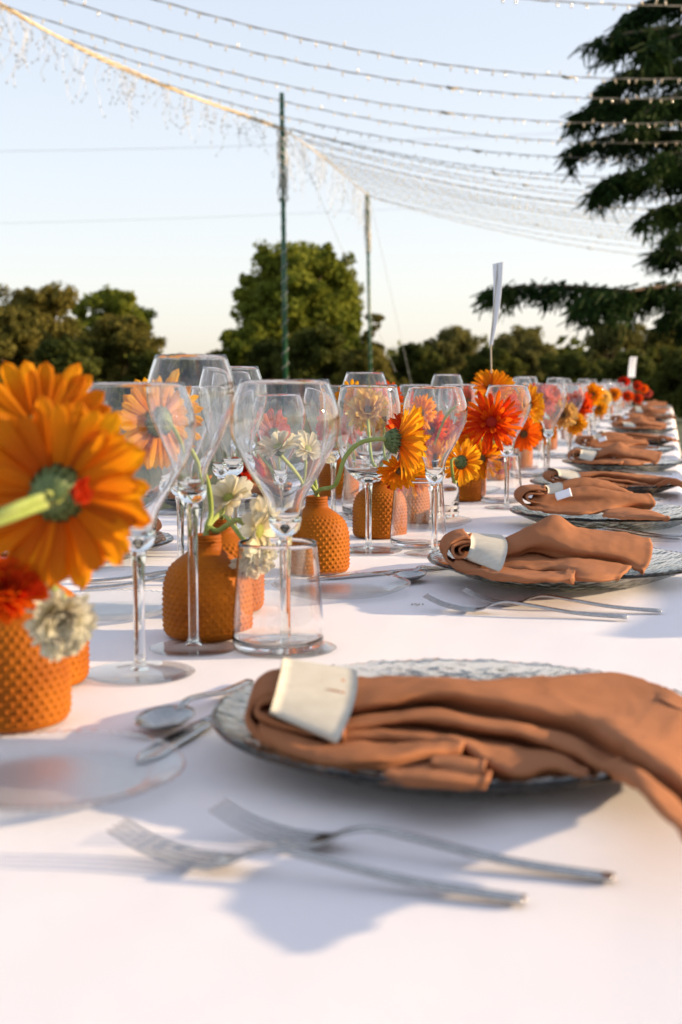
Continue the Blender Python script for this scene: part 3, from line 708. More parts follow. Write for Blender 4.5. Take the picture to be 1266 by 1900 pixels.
# --- first napkin (nearest)
c1, d1 = plate_center(858, 1322); o1 = Vector((c1.x, c1.y, TZ + .0075))
S = Sheets(d1, o1, 1255, 1462)
S.sheet([[(600, 1340, .012), (716, 1322, .014), (790, 1312, .012), (880, 1330, .008), (1002, 1355, .002), (1093, 1379, -.004), (1154, 1415, -.006), (1215, 1457, -.008), (1285, 1500, -.008)],
         [(598, 1320, -.016), (716, 1306, -.020), (790, 1290, -.022), (880, 1296, -.024), (1002, 1320, -.026), (1093, 1345, -.030), (1185, 1392, -.034), (1246, 1430, -.036), (1330, 1490, -.036)],
         [(600, 1285, -.008), (716, 1272, -.010), (800, 1266, -.012), (900, 1276, -.010), (1010, 1290, -.008), (1110, 1305, .002), (1200, 1350, .000), (1262, 1392, .0), (1340, 1450, .0)],
         [(602, 1262, .014), (716, 1258, .014), (800, 1258, .012), (884, 1264, .012), (960, 1262, .022), (1060, 1256, .048), (1140, 1254, .070), (1215, 1275, .070), (1275, 1305, .062), (1360, 1370, .05)],
         [(604, 1275, .040), (716, 1275, .042), (800, 1275, .044), (884, 1272, .046), (960, 1268, .056), (1060, 1262, .078), (1140, 1261, .095), (1215, 1280, .095), (1275, 1310, .085), (1370, 1370, .07)],
         [(604, 1330, .050), (716, 1325, .052), (800, 1320, .054), (884, 1310, .056), (960, 1305, .066), (1060, 1290, .085), (1140, 1285, .10), (1215, 1300, .10), (1275, 1325, .09), (1370, 1390, .075)]], 60)
S.sheet([[(600, 1372, .002), (716, 1352, .004), (800, 1352, .002), (880, 1366, -.002), (971, 1378, -.006), (1048, 1408, -.010), (1100, 1432, -.012), (1170, 1455, -.016), (1215, 1496, -.020), (1285, 1560, -.022)],
         [(600, 1360, -.022), (716, 1342, -.024), (800, 1336, -.026), (880, 1350, -.028), (971, 1366, -.030), (1060, 1396, -.034), (1124, 1426, -.038), (1185, 1462, -.040), (1240, 1515, -.040), (1300, 1575, -.04)],
         [(600, 1345, -.016), (716, 1328, -.016), (800, 1318, -.018), (880, 1334, -.020), (971, 1348, -.022), (1060, 1372, -.026), (1124, 1400, -.030), (1185, 1438, -.034), (1240, 1480, -.034), (1310, 1540, -.034)],
         [(600, 1338, .014), (716, 1320, .014), (800, 1310, .012), (880, 1328, .008), (971, 1345, .004), (1060, 1366, -.002), (1124, 1395, -.004), (1185, 1432, -.006), (1240, 1474, -.008), (1310, 1530, -.01)]], 60)
S.sheet([[(612, 1402, .004), (700, 1392, .004), (780, 1392, .0), (850, 1404, -.006), (900, 1440, -.012), (960, 1448, -.016), (1020, 1440, -.016), (1080, 1450, -.016)],
         [(610, 1380, -.020), (700, 1368, -.024), (780, 1374, -.028), (850, 1384, -.032), (905, 1412, -.036), (965, 1436, -.038), (1030, 1424, -.036), (1090, 1444, -.030)],
         [(612, 1352, -.014), (700, 1352, -.016), (780, 1362, -.020), (850, 1372, -.024), (905, 1390, -.028), (965, 1400, -.028), (1030, 1400, -.026), (1092, 1436, -.022)],
         [(614, 1350, .012), (700, 1348, .012), (780, 1350, .012), (850, 1362, .008), (905, 1370, .004), (965, 1380, .0), (1040, 1395, -.004), (1100, 1430, -.01)]], 50)
S.sheet([[(486, 1386, -.014), (555, 1414, -.024), (620, 1428, -.030), (715, 1424, -.034), (790, 1412, -.034), (850, 1404, -.030)],
         [(480, 1366, -.030), (555, 1396, -.040), (620, 1410, -.046), (715, 1406, -.048), (790, 1396, -.046), (856, 1392, -.040)],
         [(482, 1346, -.026), (555, 1372, -.034), (620, 1388, -.038), (715, 1388, -.040), (790, 1382, -.040), (862, 1384, -.036)],
         [(490, 1330, -.004), (560, 1352, -.008), (625, 1372, -.008), (715, 1372, -.008), (790, 1372, -.010), (866, 1378, -.012)]], 44)
S.sheet([[(709, 1448, -.030), (772, 1460, -.034), (840, 1462, -.036), (900, 1464, -.036)], [(714, 1436, -.040), (772, 1446, -.046), (840, 1448, -.048), (906, 1450, -.044)],
         [(730, 1426, -.030), (790, 1424, -.034), (850, 1430, -.034), (912, 1440, -.034)], [(740, 1420, -.005), (790, 1416, -.005), (850, 1422, -.005), (914, 1434, -.01)]], 36)
S.sheet([[(800, 1424, -.036), (850, 1434, -.040), (905, 1440, -.040)], [(800, 1412, -.046), (850, 1414, -.048), (900, 1424, -.046)], [(815, 1404, -.030), (860, 1404, -.03), (905, 1412, -.03)]], 24)
S.band([(640, 1395), (560, 1398), (500, 1384), (466, 1358), (459, 1330), (472, 1302), (500, 1288), (560, 1284), (640, 1290)], -.030, .034, .0034, 60)
S.band([(640, 1378), (590, 1362), (530, 1352), (495, 1340), (478, 1328), (480, 1310), (500, 1302), (540, 1302)], -.034, .030, .0034, 60)
S.sheet([[(470, 1300, -.02), (530, 1285, -.02), (600, 1275, -.018)], [(474, 1292, .0), (530, 1272, .0), (600, 1262, .0)], [(480, 1300, .028), (530, 1282, .03), (600, 1272, .03)]], 20)
NAP1 = S.mb.mesh('napkin', M['napkin']); RING1 = ring_mesh(S, ((523, 1227), (662, 1248), (620, 1384), (497, 1326)), -.052, .048)
# --- second napkin
c2, d2 = plate_center(1042, 1037); o2 = Vector((c2.x, c2.y, TZ + .0075))
S = Sheets(d2, o2, 960, 1079)
S.sheet([[(925, 1042, -.018), (955, 1034, -.022), (980, 1024, -.026), (1015, 1030, -.030), (1050, 1040, -.034), (1106, 1042, -.036), (1150, 1048, -.036), (1193, 1062, -.034)],
         [(925, 1030, -.034), (960, 1020, -.038), (990, 1010, -.044), (1025, 1010, -.050), (1060, 1020, -.054), (1106, 1026, -.054), (1160, 1034, -.052), (1206, 1042, -.048)],
         [(926, 1016, -.030), (962, 1000, -.034), (994, 986, -.040), (1028, 985, -.044), (1066, 1000, -.046), (1110, 1006, -.044), (1165, 1012, -.042), (1211, 1018, -.040)],
         [(928, 1005, -.004), (965, 988, -.008), (1000, 972, -.014), (1032, 958, -.016), (1068, 980, -.010), (1112, 990, -.006), (1165, 994, -.004), (1207, 1004, -.006)],
         [(930, 1008, .030), (966, 990, .03), (1002, 975, .03), (1040, 968, .03), (1075, 984, .034), (1120, 988, .036), (1165, 993, .036), (1200, 1004, .034)],
         [(930, 1030, .05), (966, 1020, .05), (1002, 1010, .05), (1040, 1000, .05), (1075, 1005, .05), (1120, 1010, .05), (1165, 1012, .05), (1195, 1020, .05)]], 60)
S.sheet([[(925, 1064, -.030), (980, 1066, -.034), (1030, 1064, -.040), (1064, 1076, -.046), (1110, 1078, -.046), (1150, 1074, -.044)],
         [(925, 1056, -.046), (980, 1056, -.052), (1030, 1052, -.058), (1070, 1056, -.064), (1110, 1062, -.060), (1160, 1064, -.052)],
         [(925, 1044, -.040), (980, 1042, -.044), (1030, 1042, -.050), (1072, 1038, -.056), (1118, 1044, -.054), (1170, 1054, -.046)],
         [(928, 1036, -.014), (980, 1026, -.016), (1030, 1034, -.018), (1072, 1036, -.022), (1118, 1040, -.024), (1175, 1050, -.024)]], 50)
S.sheet([[(849, 1061, -.040), (905, 1074, -.050), (955, 1080, -.056), (1010, 1080, -.058), (1066, 1079, -.058)],
         [(842, 1050, -.050), (905, 1062, -.062), (955, 1070, -.066), (1010, 1072, -.066), (1066, 1072, -.062)],
         [(846, 1038, -.046), (905, 1050, -.054), (955, 1060, -.056), (1010, 1064, -.054), (1066, 1062, -.050)],
         [(852, 1030, -.02), (905, 1040, -.022), (955, 1052, -.024), (1010, 1058, -.026), (1066, 1056, -.028)]], 40)
S.band([(935, 1066), (890, 1066), (850, 1056), (830, 1040), (829, 1022), (842, 1006), (858, 1000), (872, 999)], -.050, .03, .0034, 60)
S.band([(930, 1050), (895, 1042), (870, 1034), (848, 1034), (840, 1022), (846, 1012), (868, 1008), (880, 1014)], -.054, .028, .0034, 60)
S.band([(860, 1030), (853, 1024), (856, 1017), (870, 1014), (890, 1016)], -.050, .02, .002, 30)
S.sheet([[(832, 1012, -.04), (850, 1003, -.04), (874, 999, -.04)], [(840, 1004, -.005), (856, 994, -.005), (876, 991, -.005)], [(846, 1008, .03), (862, 999, .03), (878, 996, .03)]], 20)
S.band([(1062, 1042), (1068, 1052), (1066, 1066), (1058, 1078)], -.062, -.02, .002, 20)
NAP2 = S.mb.mesh('napkin', M['napkin']); RING2 = ring_mesh(S, ((868, 987), (934, 992), (929, 1060), (864, 1036)), -.074, .042)
# --- third napkin, with a raised back flap and a white care tag
c3, d3 = plate_center(1128, 948); o3 = Vector((c3.x, c3.y, TZ + .0075))
S = Sheets(d3, o3, 890, 958)
S.sheet([[(985, 941, -.05), (1015, 950, -.054), (1068, 954, -.056), (1110, 952, -.056), (1164, 945, -.054), (1208, 945, -.052)],
         [(985, 930, -.062), (1015, 936, -.068), (1062, 936, -.070), (1110, 934, -.070), (1166, 932, -.066), (1216, 936, -.058)],
         [(988, 922, -.054), (1012, 920, -.058), (1060, 918, -.060), (1108, 916, -.060), (1166, 920, -.056), (1212, 926, -.050)],
         [(992, 916, -.03), (1014, 914, -.032), (1058, 908, -.034), (1100, 905, -.034), (1160, 914, -.032), (1203, 917, -.03)],
         [(995, 920, .01), (1016, 918, .01), (1060, 916, .01), (1104, 914, .01), (1160, 922, .01), (1200, 926, .01)]], 60)
S.sheet([[(1012, 925, .0), (1060, 920, .0), (1100, 918, .0), (1140, 920, .0), (1172, 922, .0)],
         [(1022, 910, .0), (1060, 902, .004), (1100, 900, .004), (1140, 906, .002), (1174, 918, .0)],
         [(1028, 903, .02), (1056, 891, .026), (1092, 887, .030), (1130, 895, .026), (1174, 916, .010)],
         [(1034, 912, .045), (1060, 902, .05), (1095, 900, .055), (1130, 906, .05), (1176, 922, .03)]], 50)
S.sheet([[(1118, 958, -.060), (1150, 962, -.064), (1200, 964, -.070), (1240, 966, -.074)],
         [(1122, 950, -.070), (1155, 950, -.074), (1200, 955, -.078), (1243, 963, -.080)],
         [(1130, 944, -.05), (1160, 942, -.052), (1205, 948, -.056), (1240, 960, -.066)]], 30)
S.band([(1012, 948), (985, 944), (970, 932), (969, 920), (982, 911), (1000, 909), (1014, 910)], -.064, .02, .0034, 50)
S.band([(1015, 940), (995, 934), (982, 930), (978, 922), (988, 917), (1010, 918)], -.068, .02, .0034, 50)
S.sheet([[(972, 918, -.05), (992, 911, -.05), (1012, 908, -.05)], [(978, 912, -.02), (994, 904, -.02), (1012, 902, -.02)], [(984, 915, .02), (998, 907, .02), (1012, 906, .02)]], 20)
NAP3 = S.mb.mesh('napkin', M['napkin']); RING3 = ring_mesh(S, ((1012, 899), (1040, 893), (1034, 946), (1008, 940)), -.055, .03)
T_ = Sheets(d3, o3, 890, 958); T_.sheet([[(1030, 915, -.0665), (1058, 906, -.0665)], [(1031, 922, -.071), (1060, 913, -.071)], [(1034, 929, -.0745), (1062, 920, -.0745)]], 10, 8, .0008, noise_a=0); TAG3 = T_.mb.mesh('care_tag', M['white'])
NAPS = [(NAP1, RING1, None), (NAP2, RING2, None), (NAP3, RING3, TAG3)]
def napkin(k, x, y, label, rz=0, rlabel='', s=1.0, flip=False):
    me, rg, tg = NAPS[k]; loc = (x, y, TZ + .0075)
    o = obj('napkin', me, None, loc); o.rotation_euler.z = rz; o.scale = (s, s, s); tag(o, label, 'napkin', 'terracotta cotton napkins')
    if tg: obj('care_tag', tg, o)
    g_ = obj('napkin_ring', rg, None, loc); g_.rotation_euler.z = rz; g_.scale = (s, s, s); tag(g_, rlabel, 'napkin ring', 'cream card napkin rings')
    return o

# ------------------------------------------------------------------ chairs along the right side, just outside the picture: their backs shade the cloth
M['chair'] = simple('pale_wood_chair', (.30, .20, .11), (.40, .28, .16), 8, .5)
def chair():
    t = empty('dining_chair', (0, 0, 0)); mb = MB()
    mb.add(*tube([(-.19, -.2, .455), (.19, -.2, .455), (.2, .2, .455), (-.19, .2, .455)], .014, 8))
    obj('seat', mesh('seat', *box(0, 0, .455, .40, .42, .030), M['chair'], False), t)
    for x, y, top in ((-.17, -.18, .44), (-.17, .18, .44)): obj('leg', mesh('leg', *tube([(x - .02, y * 1.06, 0), (x, y, top)], [.015, .019], 10), M['chair']), t)
    for y in (-.19, .19): obj('leg', mesh('leg', *tube(crom([(.24, y, 0), (.185, y, .45), (.205, y, .70), (.245, y, .895)], 12), .016, 10), M['chair']), t)
    for z, h, o_ in ((.86, .08, .240), (.76, .05, .222), (.66, .05, .207)):
        P = crom([(o_, -.19, z), (o_ + .035, 0, z), (o_, .19, z)], 14); mb = MB(); V = []
        for p in P: V += [p + np.array([-.008, 0, -h / 2]), p + np.array([.008, 0, -h / 2]), p + np.array([.008, 0, h / 2]), p + np.array([-.008, 0, h / 2])]
        f = grid_faces(14, 4, True) + [(0, 1, 2, 3), (55, 54, 53, 52)]; obj('back_rail', mesh('back_rail', V, f, M['chair']), t)
    return t

# ------------------------------------------------------------------ flowers
def petal_mesh(Lp, Wp, curl, cup, name, mat, ridges=2, tipn=.15, seed=0):
    """petal along +x from the origin; z is the flower's facing side"""
    nx, ny = 12, 7; V = []; r = random.Random(seed); tw = r.uniform(-.25, .25); sd = r.uniform(-.12, .12)
    for i in range(nx):
        t = i / (nx - 1); wd = Wp * (.30 + .70 * math.sin(min(1, t * 1.25) * math.pi / 2) ** 1.1) * (math.sqrt(max(0, 1 - max(0, (t - .72) / .28) ** 2.4)) if t > .72 else 1)
        wd = max(wd, Wp * .10)
        for j in range(ny):
            s = j / (ny - 1) * 2 - 1
            notch = -tipn * Lp * .18 * abs(math.sin(s * 4.5)) * (t > .95)
            V.append((t * Lp + notch, s * wd / 2 + sd * Lp * t * t, curl * Lp * t * t + cup * wd * s * s + tw * s * wd * t + .018 * Lp * math.cos(s * math.pi * ridges) * t))
    return mesh(name, V, grid_faces(nx, ny), mat)
_pc = {}
def petals_for(mat, Lp, Wp, curl, cup):
    k = (mat, round(Lp, 4), round(Wp, 4), round(curl, 2), round(cup, 2))
    if k not in _pc: _pc[k] = [petal_mesh(Lp, Wp, curl + dc, cup, 'petal', M[mat], seed=q) for q, dc in enumerate((-.07, 0, .08, .03))]
    return _pc[k]
def flower(name, cen, face, Rr, mat, label, seed, stem=None, layers=((1, 20, .12, 0), (.9, 18, .28, .5)), width=.22, disc='disc', cup=.1, join=False, calyx=True, discr=.2, cat='flower', curl=-.05):
    """cen: world centre; face: facing direction; layers: (length factor, count, elevation above the disc plane, phase)"""
    r = random.Random(seed); q = Vector(face).normalized().to_track_quat('Z', 'Y')
    t = empty(name, cen); t.rotation_mode = 'QUATERNION'; t.rotation_quaternion = q
    tag(t, label, cat)
    JV = MB()
    for lf, n, el, ph in layers:
        pm = petals_for(mat, Rr * lf, Rr * width, curl, cup)
        for i in range(n):
            a = 2 * math.pi * (i + ph + r.uniform(-.28, .28)) / n; e = el + r.uniform(-.10, .10); sc_ = r.uniform(.86, 1.07)
            mt = Matrix.Rotation(a, 4, 'Z') @ Matrix.Translation((Rr * discr * .55, 0, 0)) @ Matrix.Rotation(-e, 4, 'Y') @ Matrix.Rotation(r.uniform(-.25, .25), 4, 'X') @ Matrix.Scale(sc_ * (1 - discr * .5), 4)
            me = pm[r.randrange(4)]
            if join: JV.add([mt @ v_.co for v_ in me.vertices], [tuple(p_.vertices) for p_ in me.polygons])
            else: o = obj('petal', me, t); o.matrix_local = mt
    if join: tag(obj('petals', JV.mesh('petals', M[mat]), t))
    if disc:
        nr = 10; rr = Rr * discr; V, f = lathe([(rr * math.sin(k / nr * math.pi / 2) + 1e-5, rr * .45 * math.cos(k / nr * math.pi / 2) + .0012) for k in range(nr + 1)], 24, True, True)
        o = obj('flower_disc', mesh('flower_disc', V, f, M[disc]), t)
        mb = MB()
        for k in range(70):
            a = k * 2.39996; q_ = rr * math.sqrt((k + .5) / 70) * .98; z = rr * .45 * math.sqrt(max(0, 1 - (q_ / rr) ** 2)) + .0008; h = rr * .22
            c = Vector((q_ * math.cos(a), q_ * math.sin(a), z)); d = Vector((q_ * math.cos(a) * .5, q_ * math.sin(a) * .5, rr)).normalized()
            mb.add(*tube([c, c + d * h], [rr * .05, rr * .03], 4))
        obj('florets', mb.mesh('florets', M[disc]), o)
    if calyx:
        rc = Rr * .27; pr = sm([(Rr * .045, -Rr * .30), (rc * .62, -Rr * .25), (rc * .95, -Rr * .13), (rc * 1.02, -Rr * .03), (rc * .8, Rr * .01)], 14)
        def dsp(i, r_, z, a): return r_ * (1 + .07 * math.cos(a * 16) * (i > 2)), z
        c_ = obj('calyx', mesh('calyx', *lathe(pr, 64, True, True, dsp), M['calyx']), t)
        mb = MB()
        for k in range(22):
            a = 2 * math.pi * (k + .3 * (k % 2)) / 22
            for z0, rr, ln in ((-.20 * Rr, rc * .80, .17 * Rr), (-.09 * Rr, rc * 1.02, .15 * Rr)):
                ca, sa = math.cos(a), math.sin(a); p = Vector((rr * ca, rr * sa, z0)); s_ = Vector((-sa, ca, 0)) * rc * .13; tip = Vector(((rr + ln * .35) * ca, (rr + ln * .35) * sa, z0 + ln))
                mb.add([p - s_, p + s_, tip, p + Vector((ca, sa, 0)) * rc * .05], [(0, 1, 2), (0, 3, 2), (1, 3, 2)])
        obj('bracts', mb.mesh('bracts', M['calyx']), c_)
    if stem:                                              # world points from the flower down into the vase
        inv = (Matrix.Translation(cen) @ q.to_matrix().to_4x4()).inverted()
        st = [Vector(cen) - Vector(face).normalized() * Rr * .26] + [Vector(p) for p in stem]
        P = arclen([inv @ p for p in st], 40); obj('stalk', mesh('stalk', *tube(P, np.linspace(.0027, .0024, 40) * (1.0), 10), M['stalk']), t)
    return t
def in_vase(v, dx=0, dy=0): l = v.location; return [(l.x + dx * .5, l.y + dy * .5, l.z + .097), (l.x + dx * .1, l.y, l.z + .045)]
SH = ((1, 21, .10, 0), (.93, 19, .26, .5))
RUF = ((1, 20, .10, 0), (.9, 20, .35, .5), (.72, 18, .65, .2), (.5, 14, .95, .6))
CARN = ((1, 16, .25, 0), (.95, 16, .55, .5), (.85, 14, .85, .2), (.7, 12, 1.1, .6), (.5, 8, 1.35, .6))
# vases ---------------------------------------------------------------
V1 = vase(22, 1340, 'amber-lit terracotta vase cut by the left border in the foreground')
V1b = vase(68, 1268, 'shaded terracotta vase half hidden behind the foreground left vase')
V2 = vase(385, 1180, 'terracotta vase with a narrow neck behind the tall wine glass stem')
V2b = vase(414, 1132, 'terracotta vase seen through the foreground tumbler')
V3 = vase(588, 1062, 'sunlit hobnailed vase right of the largest central wine glass')
V3b = vase(628, 925, 'terracotta vase far behind, left of the balloon wine glass')
V4 = vase(704, 997, 'terracotta vase behind the stem of the balloon wine glass')
V4b = vase(757, 972, 'terracotta vase seen through the second tumbler')
V5 = vase(862, 929, 'sunlit terracotta vase under the yellow-orange gerbera mid table')
V5b = vase(915, 890, 'terracotta vase seen through the third tumbler')
V2c = vase(452, 935, 'dark terracotta vase with a red bloom behind the largest wine glass')
V6 = vase(962, 868, 'terracotta vase behind the fourth tumbler on the right row')
V7 = vase(1012, 834, 'small sunlit terracotta vase past the fourth wine glass')
V8 = vase(1062, 815, 'small terracotta vase in the blurred middle of the row')
farv = []
for i, (px, py) in enumerate([(790, 905), (905, 855), (985, 818), (1078, 795), (1108, 778), (1128, 768), (1092, 772), (1150, 758), (1165, 752), (1178, 747), (1188, 743)]):
    farv.append(vase(px, py, ['terracotta vase under the orange blooms inside the third tulip glass', 'terracotta vase behind the red-orange gerbera', 'terracotta vase left of the small sunlit one', 'far terracotta vase beneath a red bloom', 'blurred far terracotta vase beside the fifth napkin ring', 'blurred far terracotta vase beyond the sixth napkin ring', 'far terracotta vase left of the sparkling glasses', 'tiny far vase before the white far card', 'tiny far vase just left of the farthest napkins', 'tiny far vase next to last in the row', 'tiny farthest vase at the end of the row'][i]))
fl = flower
# foreground left group
d = (Vector(V1.location) - CO).dot(CF)
def F_(px, py, dd): return atd(px, py, dd * K)
fl('gerbera', F_(108, 915, .60), camdir(.12, .05, -1), .056, 'orange', 'large orange gerbera seen from behind, green calyx, nearest at the left border', 1, [F_(20, 945, .52), F_(-90, 1000, .54), F_(-60, 1100, .60)] + in_vase(V1), ((1, 23, -.04, 0), (.96, 22, .06, .5), (.85, 18, .14, .2)), .25, 'disc_green', .12, curl=-.12)
fl('gerbera', F_(78, 812, .66), camdir(-.2, .25, -.9), .050, 'orange', 'orange gerbera rising above the large foreground one', 2, [F_(40, 900, .66)] + in_vase(V1), ((1, 23, .0, 0), (.93, 22, .14, .5), (.8, 18, .3, .2)), .25)
fl('carnation', F_(10, 1105, .60), camdir(.1, .7, .7), .026, 'redorange', 'ruffled red-orange bloom under the large foreground gerbera', 3, in_vase(V1), CARN, .38, None, .2)
fl('red_bud', F_(131, 912, .575), camdir(1, 0, .3), .013, 'red', 'small red bloom showing against the big gerbera calyx', 30, [F_(100, 930, .58), F_(20, 960, .53), F_(-90, 1010, .54)] + in_vase(V1), ((1, 12, .9, 0), (.9, 10, 1.2, .5)), .5, None, .2, True, False)
fl('chrysanthemum', F_(108, 1140, .62), camdir(.4, -.5, .7), .024, 'cream', 'cream bloom hanging over the foreground left vase rim', 4, [F_(90, 1085, .63)] + in_vase(V1), CARN, .34, None, .15)
fl('chrysanthemum', F_(120, 1180, .63), camdir(.5, -.8, .4), .018, 'cream', 'smaller cream bloom drooping at the right of the foreground left vase', 44, [F_(110, 1100, .64)] + in_vase(V1), CARN, .34, None, .15)
# gerbera behind the left wine glass
fl('gerbera', F_(296, 782, 1.0), camdir(-.55, .1, -.75), .050, 'amber', 'yellow-orange gerbera seen from behind through the left wine glass', 5, [F_(330, 800, .97), F_(380, 880, .98), F_(392, 950, .98)] + in_vase(V2), ((1, 22, -.05, 0), (.93, 20, .08, .5), (.8, 16, .2, .2)), .20, 'disc_green', .1, curl=-.1)
# cream daisies over the second vase
fl('daisy', F_(425, 925, 1.0), camdir(-.3, .6, .6), .027, 'cream', 'cream daisy at left above the second vase', 6, in_vase(V2), ((1, 11, .2, 0), (.85, 9, .5, .5)), .42, 'disc_green', .12)
fl('daisy', F_(478, 985, .94), camdir(.7, -.1, .3), .033, 'cream', 'cream daisy on a bent stem facing right beside the large wine glass', 7, [F_(440, 965, .94), F_(405, 985, .97)] + in_vase(V2), ((1, 12, .15, 0), (.85, 9, .5, .5)), .42, 'disc_green', .12, curl=-.2)
fl('chrysanthemum', F_(470, 1030, .96), camdir(.4, -.6, .6), .024, 'cream', 'cream ruffled bloom above the vase seen through the foreground tumbler', 8, [F_(440, 985, 1.0)] + in_vase(V2b), CARN, .34, None, .15)
fl('daisy', F_(515, 830, 1.25), camdir(-.2, .8, .4), .034, 'cream', 'cream daisy inside the outline of the largest central wine glass', 9, in_vase(V3), ((1, 16, .2, 0), (.85, 12, .5, .5)), .3, 'disc_green', .12)
fl('daisy', F_(580, 835, 1.3), camdir(.4, .6, .5), .032, 'cream', 'pale cream daisy just right of the central wine glass wall', 10, in_vase(V3), ((1, 16, .2, 0), (.85, 12, .5, .5)), .3, 'disc_green', .12)
fl('gerbera', F_(505, 805, 1.55), camdir(-.3, .1, -.8), .036, 'coral', 'coral gerbera seen through the rim of the central wine glass', 12, [F_(510, 880, 1.6)] + in_vase(V2c), SH, .3, 'disc_green')
fl('red_bloom', F_(447, 880, 1.55), camdir(.3, .5, .6), .022, 'red', 'small dark red bloom left of the central glass', 13, in_vase(V2c), CARN, .35, None, .2, True)
# arching gerbera from the third vase
fl('gerbera', F_(736, 818, 1.22), camdir(.93, -.02, -.25), .050, 'amber', 'orange gerbera in side view on a long arching green stem', 14, [F_(705, 814, 1.21), F_(668, 822, 1.21), F_(640, 850, 1.21), F_(622, 900, 1.22)] + in_vase(V3), ((1, 24, .55, 0), (.95, 22, .72, .5), (.85, 18, .9, .3)), .16, 'disc', .15, curl=-.1)
fl('gerbera', F_(752, 812, 1.4), camdir(.6, .3, .6), .036, 'redorange', 'red-orange gerbera directly behind the side-view orange one', 15, in_vase(V4), SH, .24)
fl('gerbera', F_(682, 762, 1.75), camdir(0, .45, .9), .046, 'peach', 'peach and yellow gerbera seen inside the balloon wine glass', 16, [F_(690, 850, 1.6)] + in_vase(V4), RUF, .24, 'disc', .1)
fl('gerbera', F_(640, 790, 1.9), camdir(-.4, .2, .8), .038, 'redorange', 'red gerbera at the left wall of the balloon wine glass', 17, [F_(650, 860, 1.9)] + in_vase(V3b), SH, .25, join=True)
fl('gerbera', F_(722, 775, 1.85), camdir(.3, .3, .8), .042, 'orange', 'orange gerbera at the right wall of the balloon wine glass', 18, [F_(720, 850, 1.7)] + in_vase(V4b), SH, .25)
fl('gerbera', F_(765, 885, 1.62), camdir(.1, -.4, .8), .034, 'orange', 'drooping orange gerbera low before the second tumbler vase', 19, [F_(765, 840, 1.7)] + in_vase(V4b), SH, .2)
fl('red_bloom', F_(735, 890, 1.55), camdir(-.2, -.2, 1), .018, 'red', 'small crimson bloom beside the neck of the fourth vase', 20, in_vase(V4), CARN, .4, None, .2, True)
fl('gerbera', F_(800, 800, 2.05), camdir(-.3, .5, .7), .050, 'redorange', 'red-orange gerbera seen inside the middle tulip glass', 21, [F_(792, 880, 2.1)] + in_vase(farv[0]), RUF, .22)
fl('gerbera', F_(808, 850, 1.9), camdir(.2, -.3, .8), .038, 'orange', 'orange gerbera hanging low inside the middle tulip glass', 22, [F_(800, 840, 2.0)] + in_vase(farv[0]), SH, .22, join=True)
fl('gerbera', F_(857, 858, 1.78), camdir(.55, -.1, -.7), .042, 'amber', 'yellow-orange gerbera seen from behind above the sunlit mid vase', 23, [F_(838, 850, 1.76), F_(845, 895, 1.8)] + in_vase(V5), ((1, 20, .05, 0), (.93, 20, .2, .5)), .2, 'disc_green', .1, curl=-.1)
fl('gerbera', F_(912, 783, 1.85), camdir(-.15, -.05, .98), .058, 'redorange', 'large red-orange gerbera facing the camera beside the third tulip glass', 24, [F_(888, 775, 1.95), F_(862, 752, 1.95), F_(830, 775, 1.95), F_(808, 820, 1.98)] + in_vase(farv[0]), RUF, .15, 'disc_red', .12)
fl('gerbera', F_(912, 722, 2.3), camdir(.1, .5, .8), .052, 'orange', 'orange gerbera at the foot of the tall white card stick', 25, [F_(905, 800, 2.35)] + in_vase(farv[1]), ((1, 22, .3, 0), (.9, 20, .5, .5)), .2)
fl('gerbera', F_(893, 850, 2.05), camdir(-.3, -.3, .8), .048, 'orange', 'drooping orange gerbera below the large red-orange one', 26, [F_(895, 800, 2.1)] + in_vase(V5b), ((1, 20, .0, 0), (.9, 18, .2, .5)), .22)
fl('red_bloom', F_(925, 855, 2.2), camdir(.2, .2, 1), .034, 'red', 'vivid red bloom behind the third tumbler rim', 27, in_vase(V5b), CARN, .35, None, .2, True)
fl('gerbera', F_(980, 752, 2.5), camdir(.5, .2, .7), .055, 'amber', 'yellow-orange gerbera right of the third tulip glass', 28, [F_(975, 820, 2.5)] + in_vase(V6), RUF, .22)
fl('gerbera', F_(1000, 745, 2.75), camdir(-.3, .2, .8), .052, 'coral', 'coral gerbera inside the fourth tulip glass', 29, [F_(975, 820, 2.7)] + in_vase(V6), RUF, .25, join=True)
fl('gerbera', F_(972, 805, 2.4), camdir(.1, -.4, .8), .045, 'redorange', 'red-orange gerbera low right of the third tulip glass', 31, in_vase(V6), SH, .25, join=True)
fl('gerbera', F_(1075, 750, 3.4), camdir(-.3, .1, .9), .050, 'red', 'crimson gerbera in the blurred middle of the row', 32, in_vase(V8), RUF, .25, join=True)
fl('gerbera', F_(1045, 770, 3.1), camdir(-.1, .1, .9), .046, 'peach', 'pale peach gerbera in the blurred middle of the row', 33, in_vase(V7), RUF, .25, join=True)
fl('gerbera', F_(1068, 785, 3.2), camdir(-.1, -.1, .9), .038, 'amber', 'amber gerbera low in the blurred middle of the row', 34, in_vase(V8), RUF, .25, join=True)
fl('gerbera', F_(1100, 732, 4.2), camdir(-.1, .1, .9), .050, 'orange', 'orange gerbera past the blurred crimson one', 35, in_vase(farv[3]), RUF, .25, join=True)
